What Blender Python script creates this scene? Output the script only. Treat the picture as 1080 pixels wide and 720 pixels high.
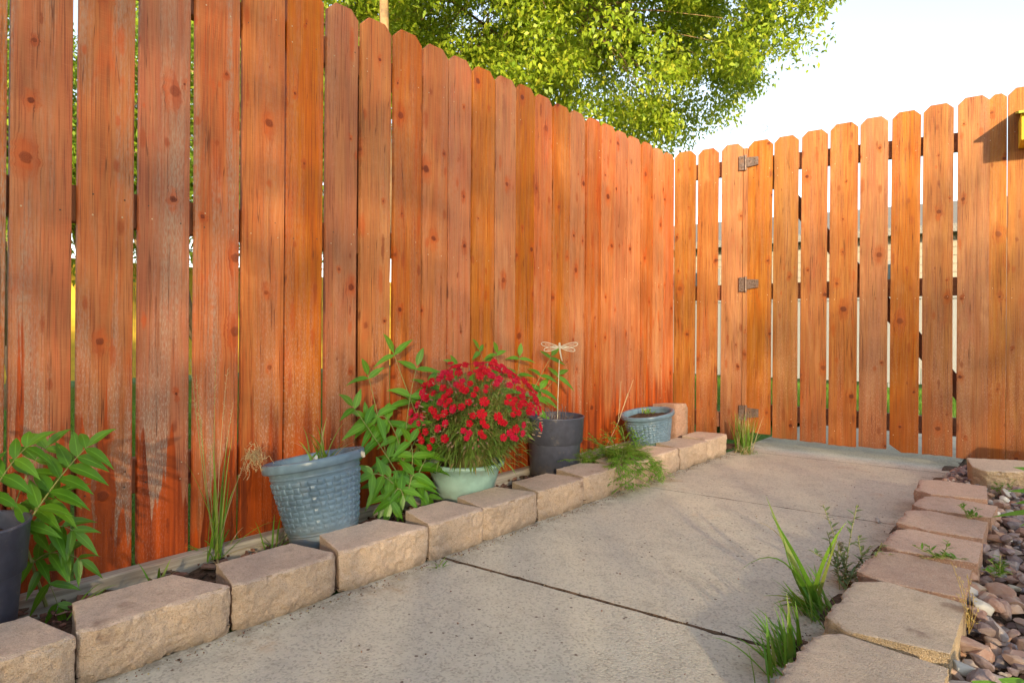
import bpy, bmesh, math, random
import numpy as np
from mathutils import Vector, Matrix, noise
random.seed(7); rng = np.random.default_rng(7)
R = math.radians
scene = bpy.context.scene
for o in list(bpy.data.objects): bpy.data.objects.remove(o)

# ------------------------------------------------------------------ camera, sky, sun, exposure
CAM = Vector((0, 0, .67)); YAW = R(40.8); ROLL = R(.4); F = 666.0
cd = bpy.data.cameras.new('camera'); cam = bpy.data.objects.new('camera', cd)
scene.collection.objects.link(cam); scene.camera = cam
CR = (Matrix.Rotation(YAW, 4, 'Z') @ Matrix.Rotation(R(90), 4, 'X') @ Matrix.Rotation(ROLL, 4, 'Z'))
cam.matrix_world = Matrix.Translation(CAM) @ CR
cd.sensor_width = 36; cd.lens = 36 * F / 1080; cd.shift_y = -13 / 1080
cd.clip_start = .02; cd.clip_end = 2000

SUN_EL, SUN_AZ = R(13), R(136)            # azimuth of the sun measured from +Y towards +X
sd = Vector((math.sin(SUN_AZ) * math.cos(SUN_EL), math.cos(SUN_AZ) * math.cos(SUN_EL), math.sin(SUN_EL)))
w = bpy.data.worlds.new('World'); scene.world = w; w.use_nodes = True
nt = w.node_tree; nt.nodes.clear()
wo = nt.nodes.new('ShaderNodeOutputWorld'); bg = nt.nodes.new('ShaderNodeBackground')
sk = nt.nodes.new('ShaderNodeTexSky'); sk.sky_type = 'NISHITA'; sk.sun_disc = False
sk.sun_elevation = SUN_EL; sk.sun_rotation = SUN_AZ; sk.air_density = 1.0; sk.dust_density = .8; sk.ozone_density = 1.0
bg.inputs[1].default_value = .115
hs_ = nt.nodes.new('ShaderNodeHueSaturation'); hs_.inputs['Saturation'].default_value = .6
nt.links.new(sk.outputs[0], hs_.inputs['Color']); nt.links.new(hs_.outputs[0], bg.inputs[0]); nt.links.new(bg.outputs[0], wo.inputs[0])
ld = bpy.data.lights.new('sun', 'SUN'); ld.energy = 3.0; ld.angle = R(1.5); ld.color = (1.0, .81, .50)
sun = bpy.data.objects.new('sun', ld); scene.collection.objects.link(sun)
sun.rotation_euler = sd.to_track_quat('Z', 'Y').to_euler()
vs = scene.view_settings; vs.view_transform = 'Standard'; vs.look = 'None'; vs.gamma = 1; vs.use_curve_mapping = False
vs.exposure = 1.86
scene.render.engine = 'CYCLES'

# ------------------------------------------------------------------ helpers
COL = scene.collection
def ray(px, py):
    return (CR.to_3x3() @ Vector(((px - 540) / F, -(py - 347) / F, -1))).normalized()
def at(px, py, p, n):
    d = ray(px, py); p = Vector(p); n = Vector(n)
    return CAM + d * ((p - CAM).dot(n) / d.dot(n))
def atz(px, py, z): return at(px, py, (0, 0, z), (0, 0, 1))

class M:
    def __init__(s): s.v = []; s.f = []; s.m = []; s.n = 0; s.mid = set()
    def add(s, vs, fs, mi=0):
        b = s.n; s.v.extend([tuple(q) for q in vs]); s.n += len(vs)
        s.f.extend([tuple(b + i for i in q) for q in fs]); s.m.extend([mi] * len(fs)); return s
    def box(s, x0, x1, y0, y1, z0, z1, mi=0, mat=None):
        vs = [Vector(q) for q in ((x0,y0,z0),(x1,y0,z0),(x1,y1,z0),(x0,y1,z0),(x0,y0,z1),(x1,y0,z1),(x1,y1,z1),(x0,y1,z1))]
        if mat: vs = [mat @ q for q in vs]
        return s.add(vs, [(0,3,2,1),(4,5,6,7),(0,1,5,4),(1,2,6,5),(2,3,7,6),(3,0,4,7)], mi)
    def tube(s, pts, rads, n=6, mi=0, cap=True):
        pts = [Vector(p) for p in pts]
        if not hasattr(rads, '__len__'): rads = [rads] * len(pts)
        vs = []; up = None
        for i, p in enumerate(pts):
            t = (pts[min(i+1, len(pts)-1)] - pts[max(i-1, 0)])
            t = t.normalized() if t.length > 1e-9 else Vector((0,0,1))
            if up is None: up = Vector((0,0,1)) if abs(t.z) < .9 else Vector((1,0,0))
            a = t.cross(up).normalized(); b = a.cross(t).normalized(); up = b
            for k in range(n):
                q = 2*math.pi*k/n; vs.append(p + (a*math.cos(q) + b*math.sin(q)) * rads[i])
        fs = []
        for i in range(len(pts)-1):
            for k in range(n):
                fs.append((i*n+k, i*n+(k+1)%n, (i+1)*n+(k+1)%n, (i+1)*n+k))
        if cap: fs.append(tuple(range(n))[::-1]); fs.append(tuple((len(pts)-1)*n+k for k in range(n)))
        return s.add(vs, fs, mi)
    def lathe(s, prof, n=48, mi=0, wob=None):
        vs = []
        for (r, z) in prof:
            for k in range(n):
                q = 2*math.pi*k/n; vs.append((r*math.cos(q), r*math.sin(q), z))
        fs = [(i*n+k, i*n+(k+1)%n, (i+1)*n+(k+1)%n, (i+1)*n+k) for i in range(len(prof)-1) for k in range(n)]
        return s.add(vs, fs, mi)
    def leaf(s, b, d, up, L, W, droop=.15, fold=.25, mi=0, seg=4):
        b = Vector(b); d = Vector(d).normalized(); up = Vector(up)
        side = d.cross(up)
        if side.length < 1e-4: side = d.cross(Vector((1,0,.3)))
        side.normalize(); nn = side.cross(d).normalized()
        vs = []
        for i in range(seg+1):
            t = i/seg; wd = W*.5*min(1, 2.35*(t+.01)**.62*(1-t)**1.2)+.0001
            c = b + d*(L*t) - Vector((0,0,1))*(droop*L*t*t)
            vs += [c - side*wd + nn*wd*fold, c, c + side*wd + nn*wd*fold]
        fs = []
        for i in range(seg):
            a = i*3; fs += [(a, a+1, a+4, a+3), (a+1, a+2, a+5, a+4)]
        s.mid.update(s.n+3*i+1 for i in range(seg+1))
        return s.add(vs, fs, mi)
    def blade(s, b, d, L, W, bend=.5, seg=7, mi=0, twist=0):
        b = Vector(b); d = Vector(d).normalized(); h = Vector((d.x, d.y, 0))
        h = h.normalized() if h.length > 1e-3 else Vector((1,0,0))
        side = Vector((-h.y, h.x, 0)); side = Matrix.Rotation(twist, 3, 'Z') @ side
        vs = []; p = b.copy(); cur = d.copy(); st = L/seg
        for i in range(seg+1):
            t = i/seg; wd = W*.5*(1-t**2.2)*(.55+.45*min(1, t*4)) + .0002
            nn = side.cross(cur).normalized()
            vs += [p - side*wd + nn*wd*.35, p, p + side*wd + nn*wd*.35]
            p = p + cur*st; cur = (cur + (h*.35 - Vector((0,0,1)))*(bend*(t+.15)*1.6/seg)).normalized()
        fs = []
        for i in range(seg):
            a = i*3; fs += [(a, a+1, a+4, a+3), (a+1, a+2, a+5, a+4)]
        s.mid.update(s.n+3*i+1 for i in range(seg+1)); s.add(vs, fs, mi); return p
    def build(s, name, mats, parent=None, smooth=False, loc=None):
        me = bpy.data.meshes.new(name); me.from_pydata(s.v, [], s.f)
        if not isinstance(mats, (list, tuple)): mats = [mats]
        for m in mats: me.materials.append(m)
        me.polygons.foreach_set('material_index', s.m)
        if smooth: me.polygons.foreach_set('use_smooth', [True]*len(s.f))
        if s.mid:
            at_ = me.attributes.new('midrib', 'FLOAT', 'POINT'); arr = np.zeros(s.n if s.n else len(s.v), 'f'); arr[list(s.mid)] = 1; at_.data.foreach_set('value', arr)
        me.update(); o = bpy.data.objects.new(name, me); COL.objects.link(o)
        if parent is not None: o.parent = parent
        if loc is not None: o.location = loc
        return o
def bevel(o, wd=.002, seg=1, ang=40):
    b = o.modifiers.new('bevel', 'BEVEL'); b.width = wd; b.segments = seg; b.limit_method = 'ANGLE'; b.angle_limit = R(ang)
def tag(o, label=None, cat=None, group=None, kind=None):
    for k, v in (('label', label), ('category', cat), ('group', group), ('kind', kind)):
        if v: o[k] = v
    return o
def thing(name, label, cat, loc=(0,0,0), rz=0, group=None):
    o = bpy.data.objects.new(name, None); COL.objects.link(o); o.location = loc; o.rotation_euler = (0,0,rz)
    o.empty_display_size = .1
    return tag(o, label, cat, group)

# ------------------------------------------------------------------ node helpers
class NG:
    def __init__(s, name):
        s.mat = bpy.data.materials.new(name); s.mat.use_nodes = True; s.t = s.mat.node_tree; s.t.nodes.clear()
        s.out = s.t.nodes.new('ShaderNodeOutputMaterial')
    def put(s, sock, v):
        if v is None: return
        if isinstance(v, bpy.types.NodeSocket): s.t.links.new(v, sock)
        else:
            if isinstance(v, tuple) and len(v) == 3 and sock.type == 'RGBA': v = v + (1,)
            sock.default_value = v
    def n(s, typ, ins=None, **kw):
        nd = s.t.nodes.new('ShaderNode' + typ)
        for k, v in kw.items(): setattr(nd, k, v)
        for k, v in (ins or {}).items(): s.put(nd.inputs[k], v)
        return nd
    def m(s, op, a, b=None, c=None, clamp=False):
        nd = s.t.nodes.new('ShaderNodeMath'); nd.operation = op; nd.use_clamp = clamp
        s.put(nd.inputs[0], a); s.put(nd.inputs[1], b); s.put(nd.inputs[2], c); return nd.outputs[0]
    def mr(s, v, a, b, c=0., d=1., smooth=True):
        nd = s.n('MapRange', {0: v, 1: a, 2: b, 3: c, 4: d}); nd.interpolation_type = 'SMOOTHSTEP' if smooth else 'LINEAR'
        return nd.outputs[0]
    def mix(s, f, a, b, blend='MIX'):
        nd = s.t.nodes.new('ShaderNodeMix'); nd.data_type = 'RGBA'; nd.blend_type = blend; nd.clamp_factor = True
        s.put(nd.inputs[0], f); s.put(nd.inputs[6], a); s.put(nd.inputs[7], b); return nd.outputs[2]
    def xyz(s, x, y, z):
        return s.n('CombineXYZ', {0: x, 1: y, 2: z}).outputs[0]
    def sep(s, v): return s.n('SeparateXYZ', {0: v}).outputs
    def noise(s, vec, scale=1., detail=4., rough=.55, dist=0.):
        return s.n('TexNoise', {'Vector': vec, 'Scale': scale, 'Detail': detail, 'Roughness': rough, 'Distortion': dist}).outputs[0]
    def vor(s, vec, scale=1., feature='F1', dims='3D'):
        return s.n('TexVoronoi', {'Vector': vec, 'Scale': scale}, feature=feature, voronoi_dimensions=dims)
    def pbsdf(s, col, rough=.6, bump=None, bs=.3, bd=.002, spec=.5, metal=0.):
        p = s.n('BsdfPrincipled', {'Base Color': col, 'Roughness': rough, 'Metallic': metal, 'Specular IOR Level': spec})
        if bump is not None:
            b = s.n('Bump', {'Height': bump, 'Strength': bs, 'Distance': bd}); s.put(p.inputs['Normal'], b.outputs[0])
        s.t.links.new(p.outputs[0], s.out.inputs[0]); return p

def wood(name, base, light, red, dark, weather=.5, flame=.6, grey=(.42,.27,.21), amp=1.7, soft=.05):
    """stained cedar picket: local x across, z along"""
    g = NG(name); P = g.sep(g.n('TexCoord').outputs['Object']); r = g.n('ObjectInfo').outputs['Random']
    x = g.m('ADD', P[0], g.m('MULTIPLY', r, 37.)); z = g.m('ADD', P[2], g.m('MULTIPLY', r, 91.))
    kx, kz = 8.0, 4.6
    vec = g.xyz(g.m('MULTIPLY', x, kx), g.m('MULTIPLY', z, kz), 0.)
    vo = g.vor(vec, 1., dims='2D'); vp = g.sep(vo.outputs['Position']); vc = g.sep(vo.outputs['Color'])
    dx = g.m('SUBTRACT', x, g.m('DIVIDE', vp[0], kx)); dz = g.m('SUBTRACT', z, g.m('DIVIDE', vp[1], kz))
    wob = g.noise(g.xyz(x, z, 0.), 42., 4., .65)
    dist = g.m('ADD', g.m('SQRT', g.m('ADD', g.m('MULTIPLY', dx, dx), g.m('MULTIPLY', dz, dz))), g.m('MULTIPLY', g.m('SUBTRACT', wob, .5), .016))
    dz3 = g.m('MULTIPLY', dz, .5)
    hd = g.m('ADD', g.m('SQRT', g.m('ADD', g.m('MULTIPLY', dx, dx), g.m('MULTIPLY', dz3, dz3))), g.m('MULTIPLY', g.m('SUBTRACT', wob, .5), .04))
    on = g.m('GREATER_THAN', vc[0], .30)
    rad = g.m('ADD', .0035, g.m('MULTIPLY', g.m('MULTIPLY', vc[1], vc[1]), .011))
    knot = g.m('MULTIPLY', on, g.mr(g.m('DIVIDE', dist, rad), .75, 1.25, 1., 0.))
    halo = g.m('MULTIPLY', g.m('MULTIPLY', on, g.mr(vo.outputs['Distance'], .28, .45, 1., 0.)), g.mr(g.m('DIVIDE', hd, rad), .6, 2.9, 1., 0.))
    # second layer: small red smears and pin knots
    x2 = g.m('ADD', x, 5.3); z2 = g.m('ADD', z, 2.9)
    vq = g.vor(g.xyz(g.m('MULTIPLY', x2, 13.), g.m('MULTIPLY', z2, 6.5), 0.), 1., dims='2D'); qp = g.sep(vq.outputs['Position']); qc = g.sep(vq.outputs['Color'])
    ex = g.m('SUBTRACT', x2, g.m('DIVIDE', qp[0], 13.)); ez = g.m('MULTIPLY', g.m('SUBTRACT', z2, g.m('DIVIDE', qp[1], 6.5)), g.m('MULTIPLY_ADD', qc[2], .5, .14))
    ed = g.m('ADD', g.m('SQRT', g.m('ADD', g.m('MULTIPLY', ex, ex), g.m('MULTIPLY', ez, ez))), g.m('MULTIPLY', g.m('SUBTRACT', wob, .5), .014))
    er = g.m('MULTIPLY_ADD', qc[1], .008, .002)
    smear = g.m('MULTIPLY', g.m('GREATER_THAN', qc[0], .64), g.mr(g.m('DIVIDE', ed, er), .5, 1.5, 1., 0.))
    gx = g.m('SUBTRACT', x, g.m('MULTIPLY', g.m('MULTIPLY', dx, halo), .55))
    fine = g.noise(g.xyz(g.m('MULTIPLY', gx, 260.), 0., g.m('MULTIPLY', z, 5.)), 1., 5., .6)
    med = g.noise(g.xyz(g.m('MULTIPLY', gx, 42.), 3., g.m('MULTIPLY', z, 1.3)), 1., 4., .55)
    low = g.noise(g.xyz(g.m('MULTIPLY', gx, 7.), 7., g.m('MULTIPLY', z, .55)), 1., 2., .5)
    ring = g.m('MULTIPLY_ADD', g.m('SINE', g.m('MULTIPLY', low, 120.)), .5, .5)
    saw = g.noise(g.xyz(g.m('MULTIPLY', x, 30.), 1., g.m('MULTIPLY', z, 420.)), 1., 2., .5)
    c = g.mix(g.mr(med, .3, .72), base, light)
    c = g.mix(g.m('MULTIPLY', ring, .30), c, red)
    pt = g.noise(g.xyz(g.m('MULTIPLY', x, 13.), 31., g.m('MULTIPLY', z, 2.6)), 1., 5., .62, .8)
    c = g.mix(g.mr(pt, .54, .72, 0., .65), c, red)
    c = g.mix(g.mr(pt, .46, .30, 0., .5), c, tuple(v*1.12+.03 for v in light))
    c = g.mix(g.m('MULTIPLY', g.mr(fine, .46, .68), .6), c, dark)
    c = g.mix(g.m('MULTIPLY', g.mr(saw, .5, .75), .16), c, tuple(v*1.25+.03 for v in light))
    # board to board difference
    h = g.n('HueSaturation', {'Hue': g.m('MULTIPLY_ADD', g.m('FRACT', g.m('MULTIPLY', r, 7.3)), .010, .498),
        'Saturation': g.m('MULTIPLY_ADD', g.m('FRACT', g.m('MULTIPLY', r, 13.7)), .16, .9),
        'Value': g.m('MULTIPLY_ADD', g.m('FRACT', g.m('MULTIPLY', r, 5.1)), .26, .86), 'Color': c}); c = h.outputs[0]
    # weathered bare streaks
    wn = g.noise(g.xyz(g.m('MULTIPLY', gx, 16.), 11., g.m('MULTIPLY', z, .8)), 1., 5., .65)
    wf = g.noise(g.xyz(g.m('MULTIPLY', gx, 300.), 11., g.m('MULTIPLY', z, 60.)), 1., 3., .6)
    wm = g.m('MULTIPLY', g.mr(wn, .44, .62), g.mr(wf, .38, .62, .25, 1.))
    wm = g.m('MULTIPLY', wm, weather)
    c = g.mix(wm, c, grey)
    # unfaded red stain low on the board, rising in flame shaped tongues
    fl = g.noise(g.xyz(g.m('MULTIPLY', gx, 22.), 23., g.m('MULTIPLY', z, 1.1)), 1., 3., .5, .6)
    hgt = g.m('ADD', P[2], g.m('MULTIPLY', g.m('SUBTRACT', fl, .5), amp))
    fm = g.mr(hgt, .28-soft/2, .28+soft/2, 1., 0.)
    edge = g.mr(g.m('ABSOLUTE', P[0]), .045, .066)
    fm = g.m('MAXIMUM', fm, g.m('MULTIPLY', edge, g.mr(P[2], .15, .8, .8, 0.)))
    fm = g.m('MULTIPLY', fm, flame)
    c = g.mix(fm, c, g.mix(g.mr(med, .3, .7), red, dark))
    fleck = g.noise(g.xyz(g.m('MULTIPLY', gx, 330.), 5., g.m('MULTIPLY', z, 90.)), 1., 3., .7)
    fk = g.m('MULTIPLY', g.m('MULTIPLY', g.mr(fleck, .50, .62), g.mr(P[2], .95, .1, 0., 1.)), g.m('MULTIPLY', g.mr(wn, .42, .58), flame))
    c = g.mix(g.m('MULTIPLY', fk, g.mr(fm, 0., 1., .8, .15)), c, (.56,.36,.26))
    c = g.mix(g.m('MULTIPLY', g.m('MULTIPLY', halo, g.mr(med, .3, .6, .35, 1.)), .7), c, red)
    c = g.mix(g.m('MULTIPLY', g.m('MULTIPLY', halo, ring), .35), c, dark)
    c = g.mix(g.m('MULTIPLY', smear, .6), c, g.mix(g.m('FRACT', g.m('MULTIPLY', qc[0], 21.)), red, dark))
    ck = g.noise(g.xyz(g.m('MULTIPLY', gx, 34.), 17., g.m('MULTIPLY', z, .7)), 1., 3., .5)
    crack = g.m('MULTIPLY', g.mr(g.m('ABSOLUTE', g.m('SUBTRACT', ck, .5)), .002, .009, 1., 0.), g.mr(pt, .46, .56))
    c = g.mix(g.m('MULTIPLY', crack, .6), c, tuple(v*.4 for v in dark))
    kr = g.m('MULTIPLY_ADD', g.m('SINE', g.m('MULTIPLY', dist, 1500.)), .5, .5)
    c = g.mix(g.m('MULTIPLY', knot, g.m('MULTIPLY_ADD', g.m('FRACT', g.m('MULTIPLY', vc[0], 9.)), .45, .45)), c, g.mix(kr, tuple(v*.35 for v in dark), tuple(v*1.2 for v in dark)))
    bmp = g.m('ADD', g.m('ADD', g.m('MULTIPLY', fine, .6), g.m('MULTIPLY', saw, .35)), g.m('MULTIPLY', knot, .6))
    bmp = g.m('ADD', bmp, g.m('MULTIPLY', ring, .15))
    g.pbsdf(c, g.mr(med, .2, .8, .5, .75), bmp, .6, .0022, .3)
    return g.mat

W_WORN = wood('cedar_sun_bleached', (.37,.100,.022), (.47,.150,.042), (.54,.080,.004), (.15,.022,.004), .78, 1.0, (.38,.26,.18), 1.7, .05)
W_LEFT = wood('cedar_stained_red', (.40,.102,.018), (.49,.158,.032), (.50,.078,.004), (.17,.024,.004), .30, .95, (.42,.25,.16), 1.0, .22)
W_GATE = wood('cedar_stained_orange', (.305,.105,.018), (.41,.165,.033), (.36,.075,.007), (.13,.026,.007), .15, .5, amp=1.0, soft=.3)
W_RAIL = wood('cedar_rail', (.30,.10,.045), (.38,.14,.06), (.28,.06,.02), (.14,.04,.02), .1, 0.)

def greywood():
    g = NG('weathered_grey_timber'); P = g.sep(g.n('TexCoord').outputs['Object'])
    a = g.noise(g.xyz(g.m('MULTIPLY', P[0], 3.), g.m('MULTIPLY', P[1], 90.), g.m('MULTIPLY', P[2], 90.)), 1., 6., .6)
    b = g.noise(g.xyz(g.m('MULTIPLY', P[0], 5.), P[1], g.m('MULTIPLY', P[2], 6.)), 1., 4.)
    c = g.mix(g.mr(a, .3, .7), (.30,.25,.20), (.60,.53,.44)); c = g.mix(g.mr(b, .5, .75), c, (.34,.21,.14))
    g.pbsdf(c, .85, a, .6, .003, .2); return g.mat
W_GREY = greywood()

def concrete():
    g = NG('aged_concrete'); P = g.n('TexCoord').outputs['Object']
    v = g.vor(P, 210.); vc = g.sep(v.outputs['Color'])
    v2 = g.vor(P, 95.); v2c = g.sep(v2.outputs['Color'])
    n1 = g.noise(P, 1.6, 5., .6); n2 = g.noise(P, 9., 5., .65); n3 = g.noise(P, 400., 2., .6); n4 = g.noise(P, 34., 5., .7)
    c = g.mix(g.mr(n1, .32, .68), (.60,.555,.45), (.67,.60,.475))
    c = g.mix(g.m('MULTIPLY', g.mr(n2, .45, .7), .38), c, (.40,.35,.28))
    c = g.mix(g.m('MULTIPLY', g.mr(n4, .5, .7), .45), c, (.52,.44,.34))
    c = g.mix(g.m('MULTIPLY', g.mr(vc[0], .5, 1.), .42), c, (.22,.185,.15))
    c = g.mix(g.m('MULTIPLY', g.mr(vc[1], .72, 1.), .7), c, (.64,.57,.48))
    c = g.mix(g.m('MULTIPLY', g.m('GREATER_THAN', v2c[0], .985), g.mr(v2.outputs['Distance'], .3, .45, .85, 0.)), c, (.15,.10,.075))
    st = g.noise(P, 3.3, 6., .7)
    c = g.mix(g.m('MULTIPLY', g.mr(st, .58, .72), .45), c, (.50,.29,.14))
    PX = g.sep(P); dirt = g.m('MULTIPLY', g.mr(g.m('ABSOLUTE', g.m('ADD', PX[0], .871)), .36, .50), g.mr(g.noise(P, 14., 6., .7), .38, .62))
    c = g.mix(g.m('MULTIPLY', dirt, .6), c, (.19,.145,.105))
    ws = g.noise(P, 2.3, 7., .72, .9); c = g.mix(g.mr(ws, .56, .66, 0., .2), c, (.30,.26,.215)); c = g.mix(g.mr(ws, .42, .34, 0., .35), c, (.60,.54,.44))
    b = g.m('ADD', g.m('MULTIPLY', v.outputs['Distance'], -.9), g.m('ADD', g.m('MULTIPLY', n3, .5), g.m('MULTIPLY', n4, .8)))
    g.pbsdf(c, .9, b, .5, .0025, .2); return g.mat
CONC = concrete()

def blockmat(name, a, b, d, face):
    g = NG(name); P = g.n('TexCoord').outputs['Object']; r = g.n('ObjectInfo').outputs['Random']
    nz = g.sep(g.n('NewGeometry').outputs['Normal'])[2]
    off = g.n('VectorMath', {0: P, 1: g.xyz(g.m('MULTIPLY', r, 9.), 0., 0.)}, operation='ADD').outputs[0]
    n1 = g.noise(off, 9., 5., .65); n2 = g.noise(off, 260., 3., .7); n3 = g.noise(off, 60., 5., .7)
    v = g.vor(off, 480.); vc = g.sep(v.outputs['Color'])
    c = g.mix(g.mr(n1, .3, .7), a, b); c = g.mix(g.m('MULTIPLY', g.mr(n3, .45, .7), .5), c, d)
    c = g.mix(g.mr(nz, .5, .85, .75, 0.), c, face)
    c = g.mix(g.m('MULTIPLY', g.mr(vc[0], .6, 1.), .42), c, (.24,.17,.13)); c = g.mix(g.m('MULTIPLY', g.mr(vc[1], .7, 1.), .4), c, (.70,.60,.49))
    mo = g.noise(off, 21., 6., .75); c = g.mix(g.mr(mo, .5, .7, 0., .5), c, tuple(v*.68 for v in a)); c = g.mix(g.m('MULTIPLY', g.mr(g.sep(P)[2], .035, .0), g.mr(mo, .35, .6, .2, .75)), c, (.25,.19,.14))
    st = g.noise(off, 5.5, 4., .6); c = g.mix(g.m('MULTIPLY', g.mr(st, .62, .72), .6), c, (.20,.115,.085))
    h = g.n('HueSaturation', {'Value': g.m('MULTIPLY_ADD', g.m('FRACT', g.m('MULTIPLY', r, 3.7)), .22, .88), 'Color': c}); c = h.outputs[0]
    bm = g.m('ADD', g.m('MULTIPLY', n2, .7), g.m('ADD', n3, g.m('MULTIPLY', v.outputs['Distance'], -.4)))
    g.pbsdf(c, .92, bm, g.mr(nz, .5, .85, 1., .6), .005, .12); return g.mat
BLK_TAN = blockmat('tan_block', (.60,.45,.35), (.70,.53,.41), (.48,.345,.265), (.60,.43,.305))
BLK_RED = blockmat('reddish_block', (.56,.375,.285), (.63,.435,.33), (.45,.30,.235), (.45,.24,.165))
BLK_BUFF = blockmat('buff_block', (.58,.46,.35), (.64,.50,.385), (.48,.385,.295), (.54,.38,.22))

def simple(name, col, rough=.5, bump=0., scale=60., spec=.5, metal=0., var=.15, second=None):
    g = NG(name); P = g.n('TexCoord').outputs['Object']; n = g.noise(P, scale, 5., .6); n2 = g.noise(P, scale*.15, 4., .6)
    c = g.mix(g.mr(n, .3, .7), tuple(v*(1-var) for v in col), tuple(min(1, v*(1+var)) for v in col))
    if second: c = g.mix(g.mr(n2, .5, .68), c, second)
    if 'plastic' in name or 'glaze' in name:
        sc = g.noise(P, 26., 7., .75); c = g.mix(g.mr(sc, .55, .72, 0., .35), c, (.33,.29,.24)); PZ = g.sep(P)[2]
        c = g.mix(g.m('MULTIPLY', g.mr(PZ, .09, .0), g.mr(sc, .4, .6, .1, .55)), c, (.27,.20,.14))
    g.pbsdf(c, rough, n, bump, .002, spec, metal) if bump else g.pbsdf(c, g.mr(n2, .3, .7, rough*.8, min(1, rough*1.25)), None, 0, 0, spec, metal)
    return g.mat
def leafmat(name, a, b, tip=None, trans=.35, rough=.45):
    g = NG(name); ri = g.n('NewGeometry').outputs['Random Per Island']; P = g.n('TexCoord').outputs['Object']
    c = g.mix(ri, a, b)
    if tip: c = g.mix(g.mr(g.m('FRACT', g.m('MULTIPLY', ri, 17.)), .8, .9), c, tip)
    c = g.mix(g.m('MULTIPLY', g.noise(P, 14., 3.), .35), c, tuple(v*.7 for v in a))
    if 'tree' not in name and 'bush' not in name:
        md = g.n('Attribute', attribute_name='midrib').outputs['Fac']
        c = g.mix(g.mr(md, .86, .99, 0., .28), c, tuple(min(1, v*2.2+.04) for v in b))
        c = g.mix(g.mr(g.noise(P, 120., 4., .7), .6, .75, 0., .35), c, tuple(v*.6 for v in a))
    p = g.n('BsdfPrincipled', {'Base Color': c, 'Roughness': rough, 'Specular IOR Level': .4})
    t = g.n('BsdfTranslucent', {'Color': g.mix(.35, c, (.55,.6,.08))})
    mx = g.n('MixShader', {0: trans, 1: p.outputs[0], 2: t.outputs[0]}); g.t.links.new(mx.outputs[0], g.out.inputs[0]); return g.mat
L_TREE = leafmat('tree_leaf', (.20,.32,.02), (.42,.50,.035), (.56,.56,.05), .5)
L_BUSH = leafmat('bush_leaf', (.12,.24,.02), (.34,.42,.03), None, .4)
L_PLANT = leafmat('seedling_leaf', (.07,.22,.012), (.16,.36,.025), None, .3, .35)
L_GRASS = leafmat('grass_leaf', (.10,.28,.02), (.21,.42,.045), (.34,.42,.10), .35)
L_OLIVE = leafmat('dianthus_leaf', (.10,.20,.035), (.24,.34,.07), (.36,.24,.12), .3)
L_DRY = leafmat('dry_straw', (.45,.32,.16), (.60,.47,.26), None, .2)
L_LAWN = leafmat('lawn_blade', (.07,.18,.015), (.15,.28,.03), None, .35)
STEM = simple('green_stem', (.25,.26,.08), .6)
BARK = simple('bark', (.30,.19,.10), .9, .8, 30., .2, second=(.16,.11,.07))
SOIL = simple('dark_soil', (.10,.065,.045), .95, .9, 90., .1, var=.5, second=(.19,.12,.08))
MULCH = simple('mulch', (.24,.12,.085), .9, .5, 70., .2, var=.4, second=(.36,.25,.18))
LAWN = simple('lawn', (.09,.17,.025), .9, .9, 40., .1, var=.5, second=(.15,.22,.04))
P_BLACK = simple('charcoal_plastic', (.072,.077,.112), .42, 0, 40.)
P_BLUE = simple('slate_blue_plastic', (.125,.195,.265), .3, 0, 30., second=(.16,.235,.30))
P_TEAL = simple('teal_glaze', (.30,.47,.42), .35, 0, 18., second=(.38,.54,.48))
METAL_RUST = simple('worn_hinge_steel', (.17,.12,.10), .55, .4, 120., .5, .5, .35, second=(.26,.13,.07))
METAL_WIRE = simple('galvanised_wire', (.45,.47,.50), .4, 0, 50., .5, .8)
CREAM = simple('cream_painted_metal', (.60,.53,.41), .5)
WHITE = simple('pale_grey_vinyl', (.20,.20,.205), .5, 0, 3., var=.04)
SIDING = simple('cream_siding', (.27,.235,.19), .7, 0, 3., var=.06)
ROOFM = simple('grey_shingle', (.20,.19,.18), .9, .6, 60., .2, var=.3)
YELLOWW = simple('yellow_boards', (.85,.56,.06), .6, 0, 9., var=.15)
B_YELLOW = simple('yellow_paint', (.70,.50,.02), .45, 0, 20., var=.06)
B_GREEN = simple('lime_paint', (.36,.42,.05), .5, 0, 20., var=.06)
NAIL = simple('nail_head', (.55,.42,.25), .4, 0, 50., .5, .3)
NAILD = simple('rusty_nail', (.10,.05,.03), .6)
GLASS = simple('window_glass', (.03,.04,.05), .08)
def petal():
    g = NG('crimson_petal'); ri = g.n('ObjectInfo').outputs['Random']; r2 = g.n('NewGeometry').outputs['Random Per Island']
    c = g.mix(g.mr(ri, .55, .8), (.58,.006,.018), (.60,.010,.055)); c = g.mix(g.m('MULTIPLY', r2, .45), c, (.36,.004,.02))
    p = g.n('BsdfPrincipled', {'Base Color': c, 'Roughness': .55, 'Specular IOR Level': .25})
    t = g.n('BsdfTranslucent', {'Color': c}); mx = g.n('MixShader', {0: .3, 1: p.outputs[0], 2: t.outputs[0]})
    g.t.links.new(mx.outputs[0], g.out.inputs[0]); return g.mat
PETAL = petal()
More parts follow.
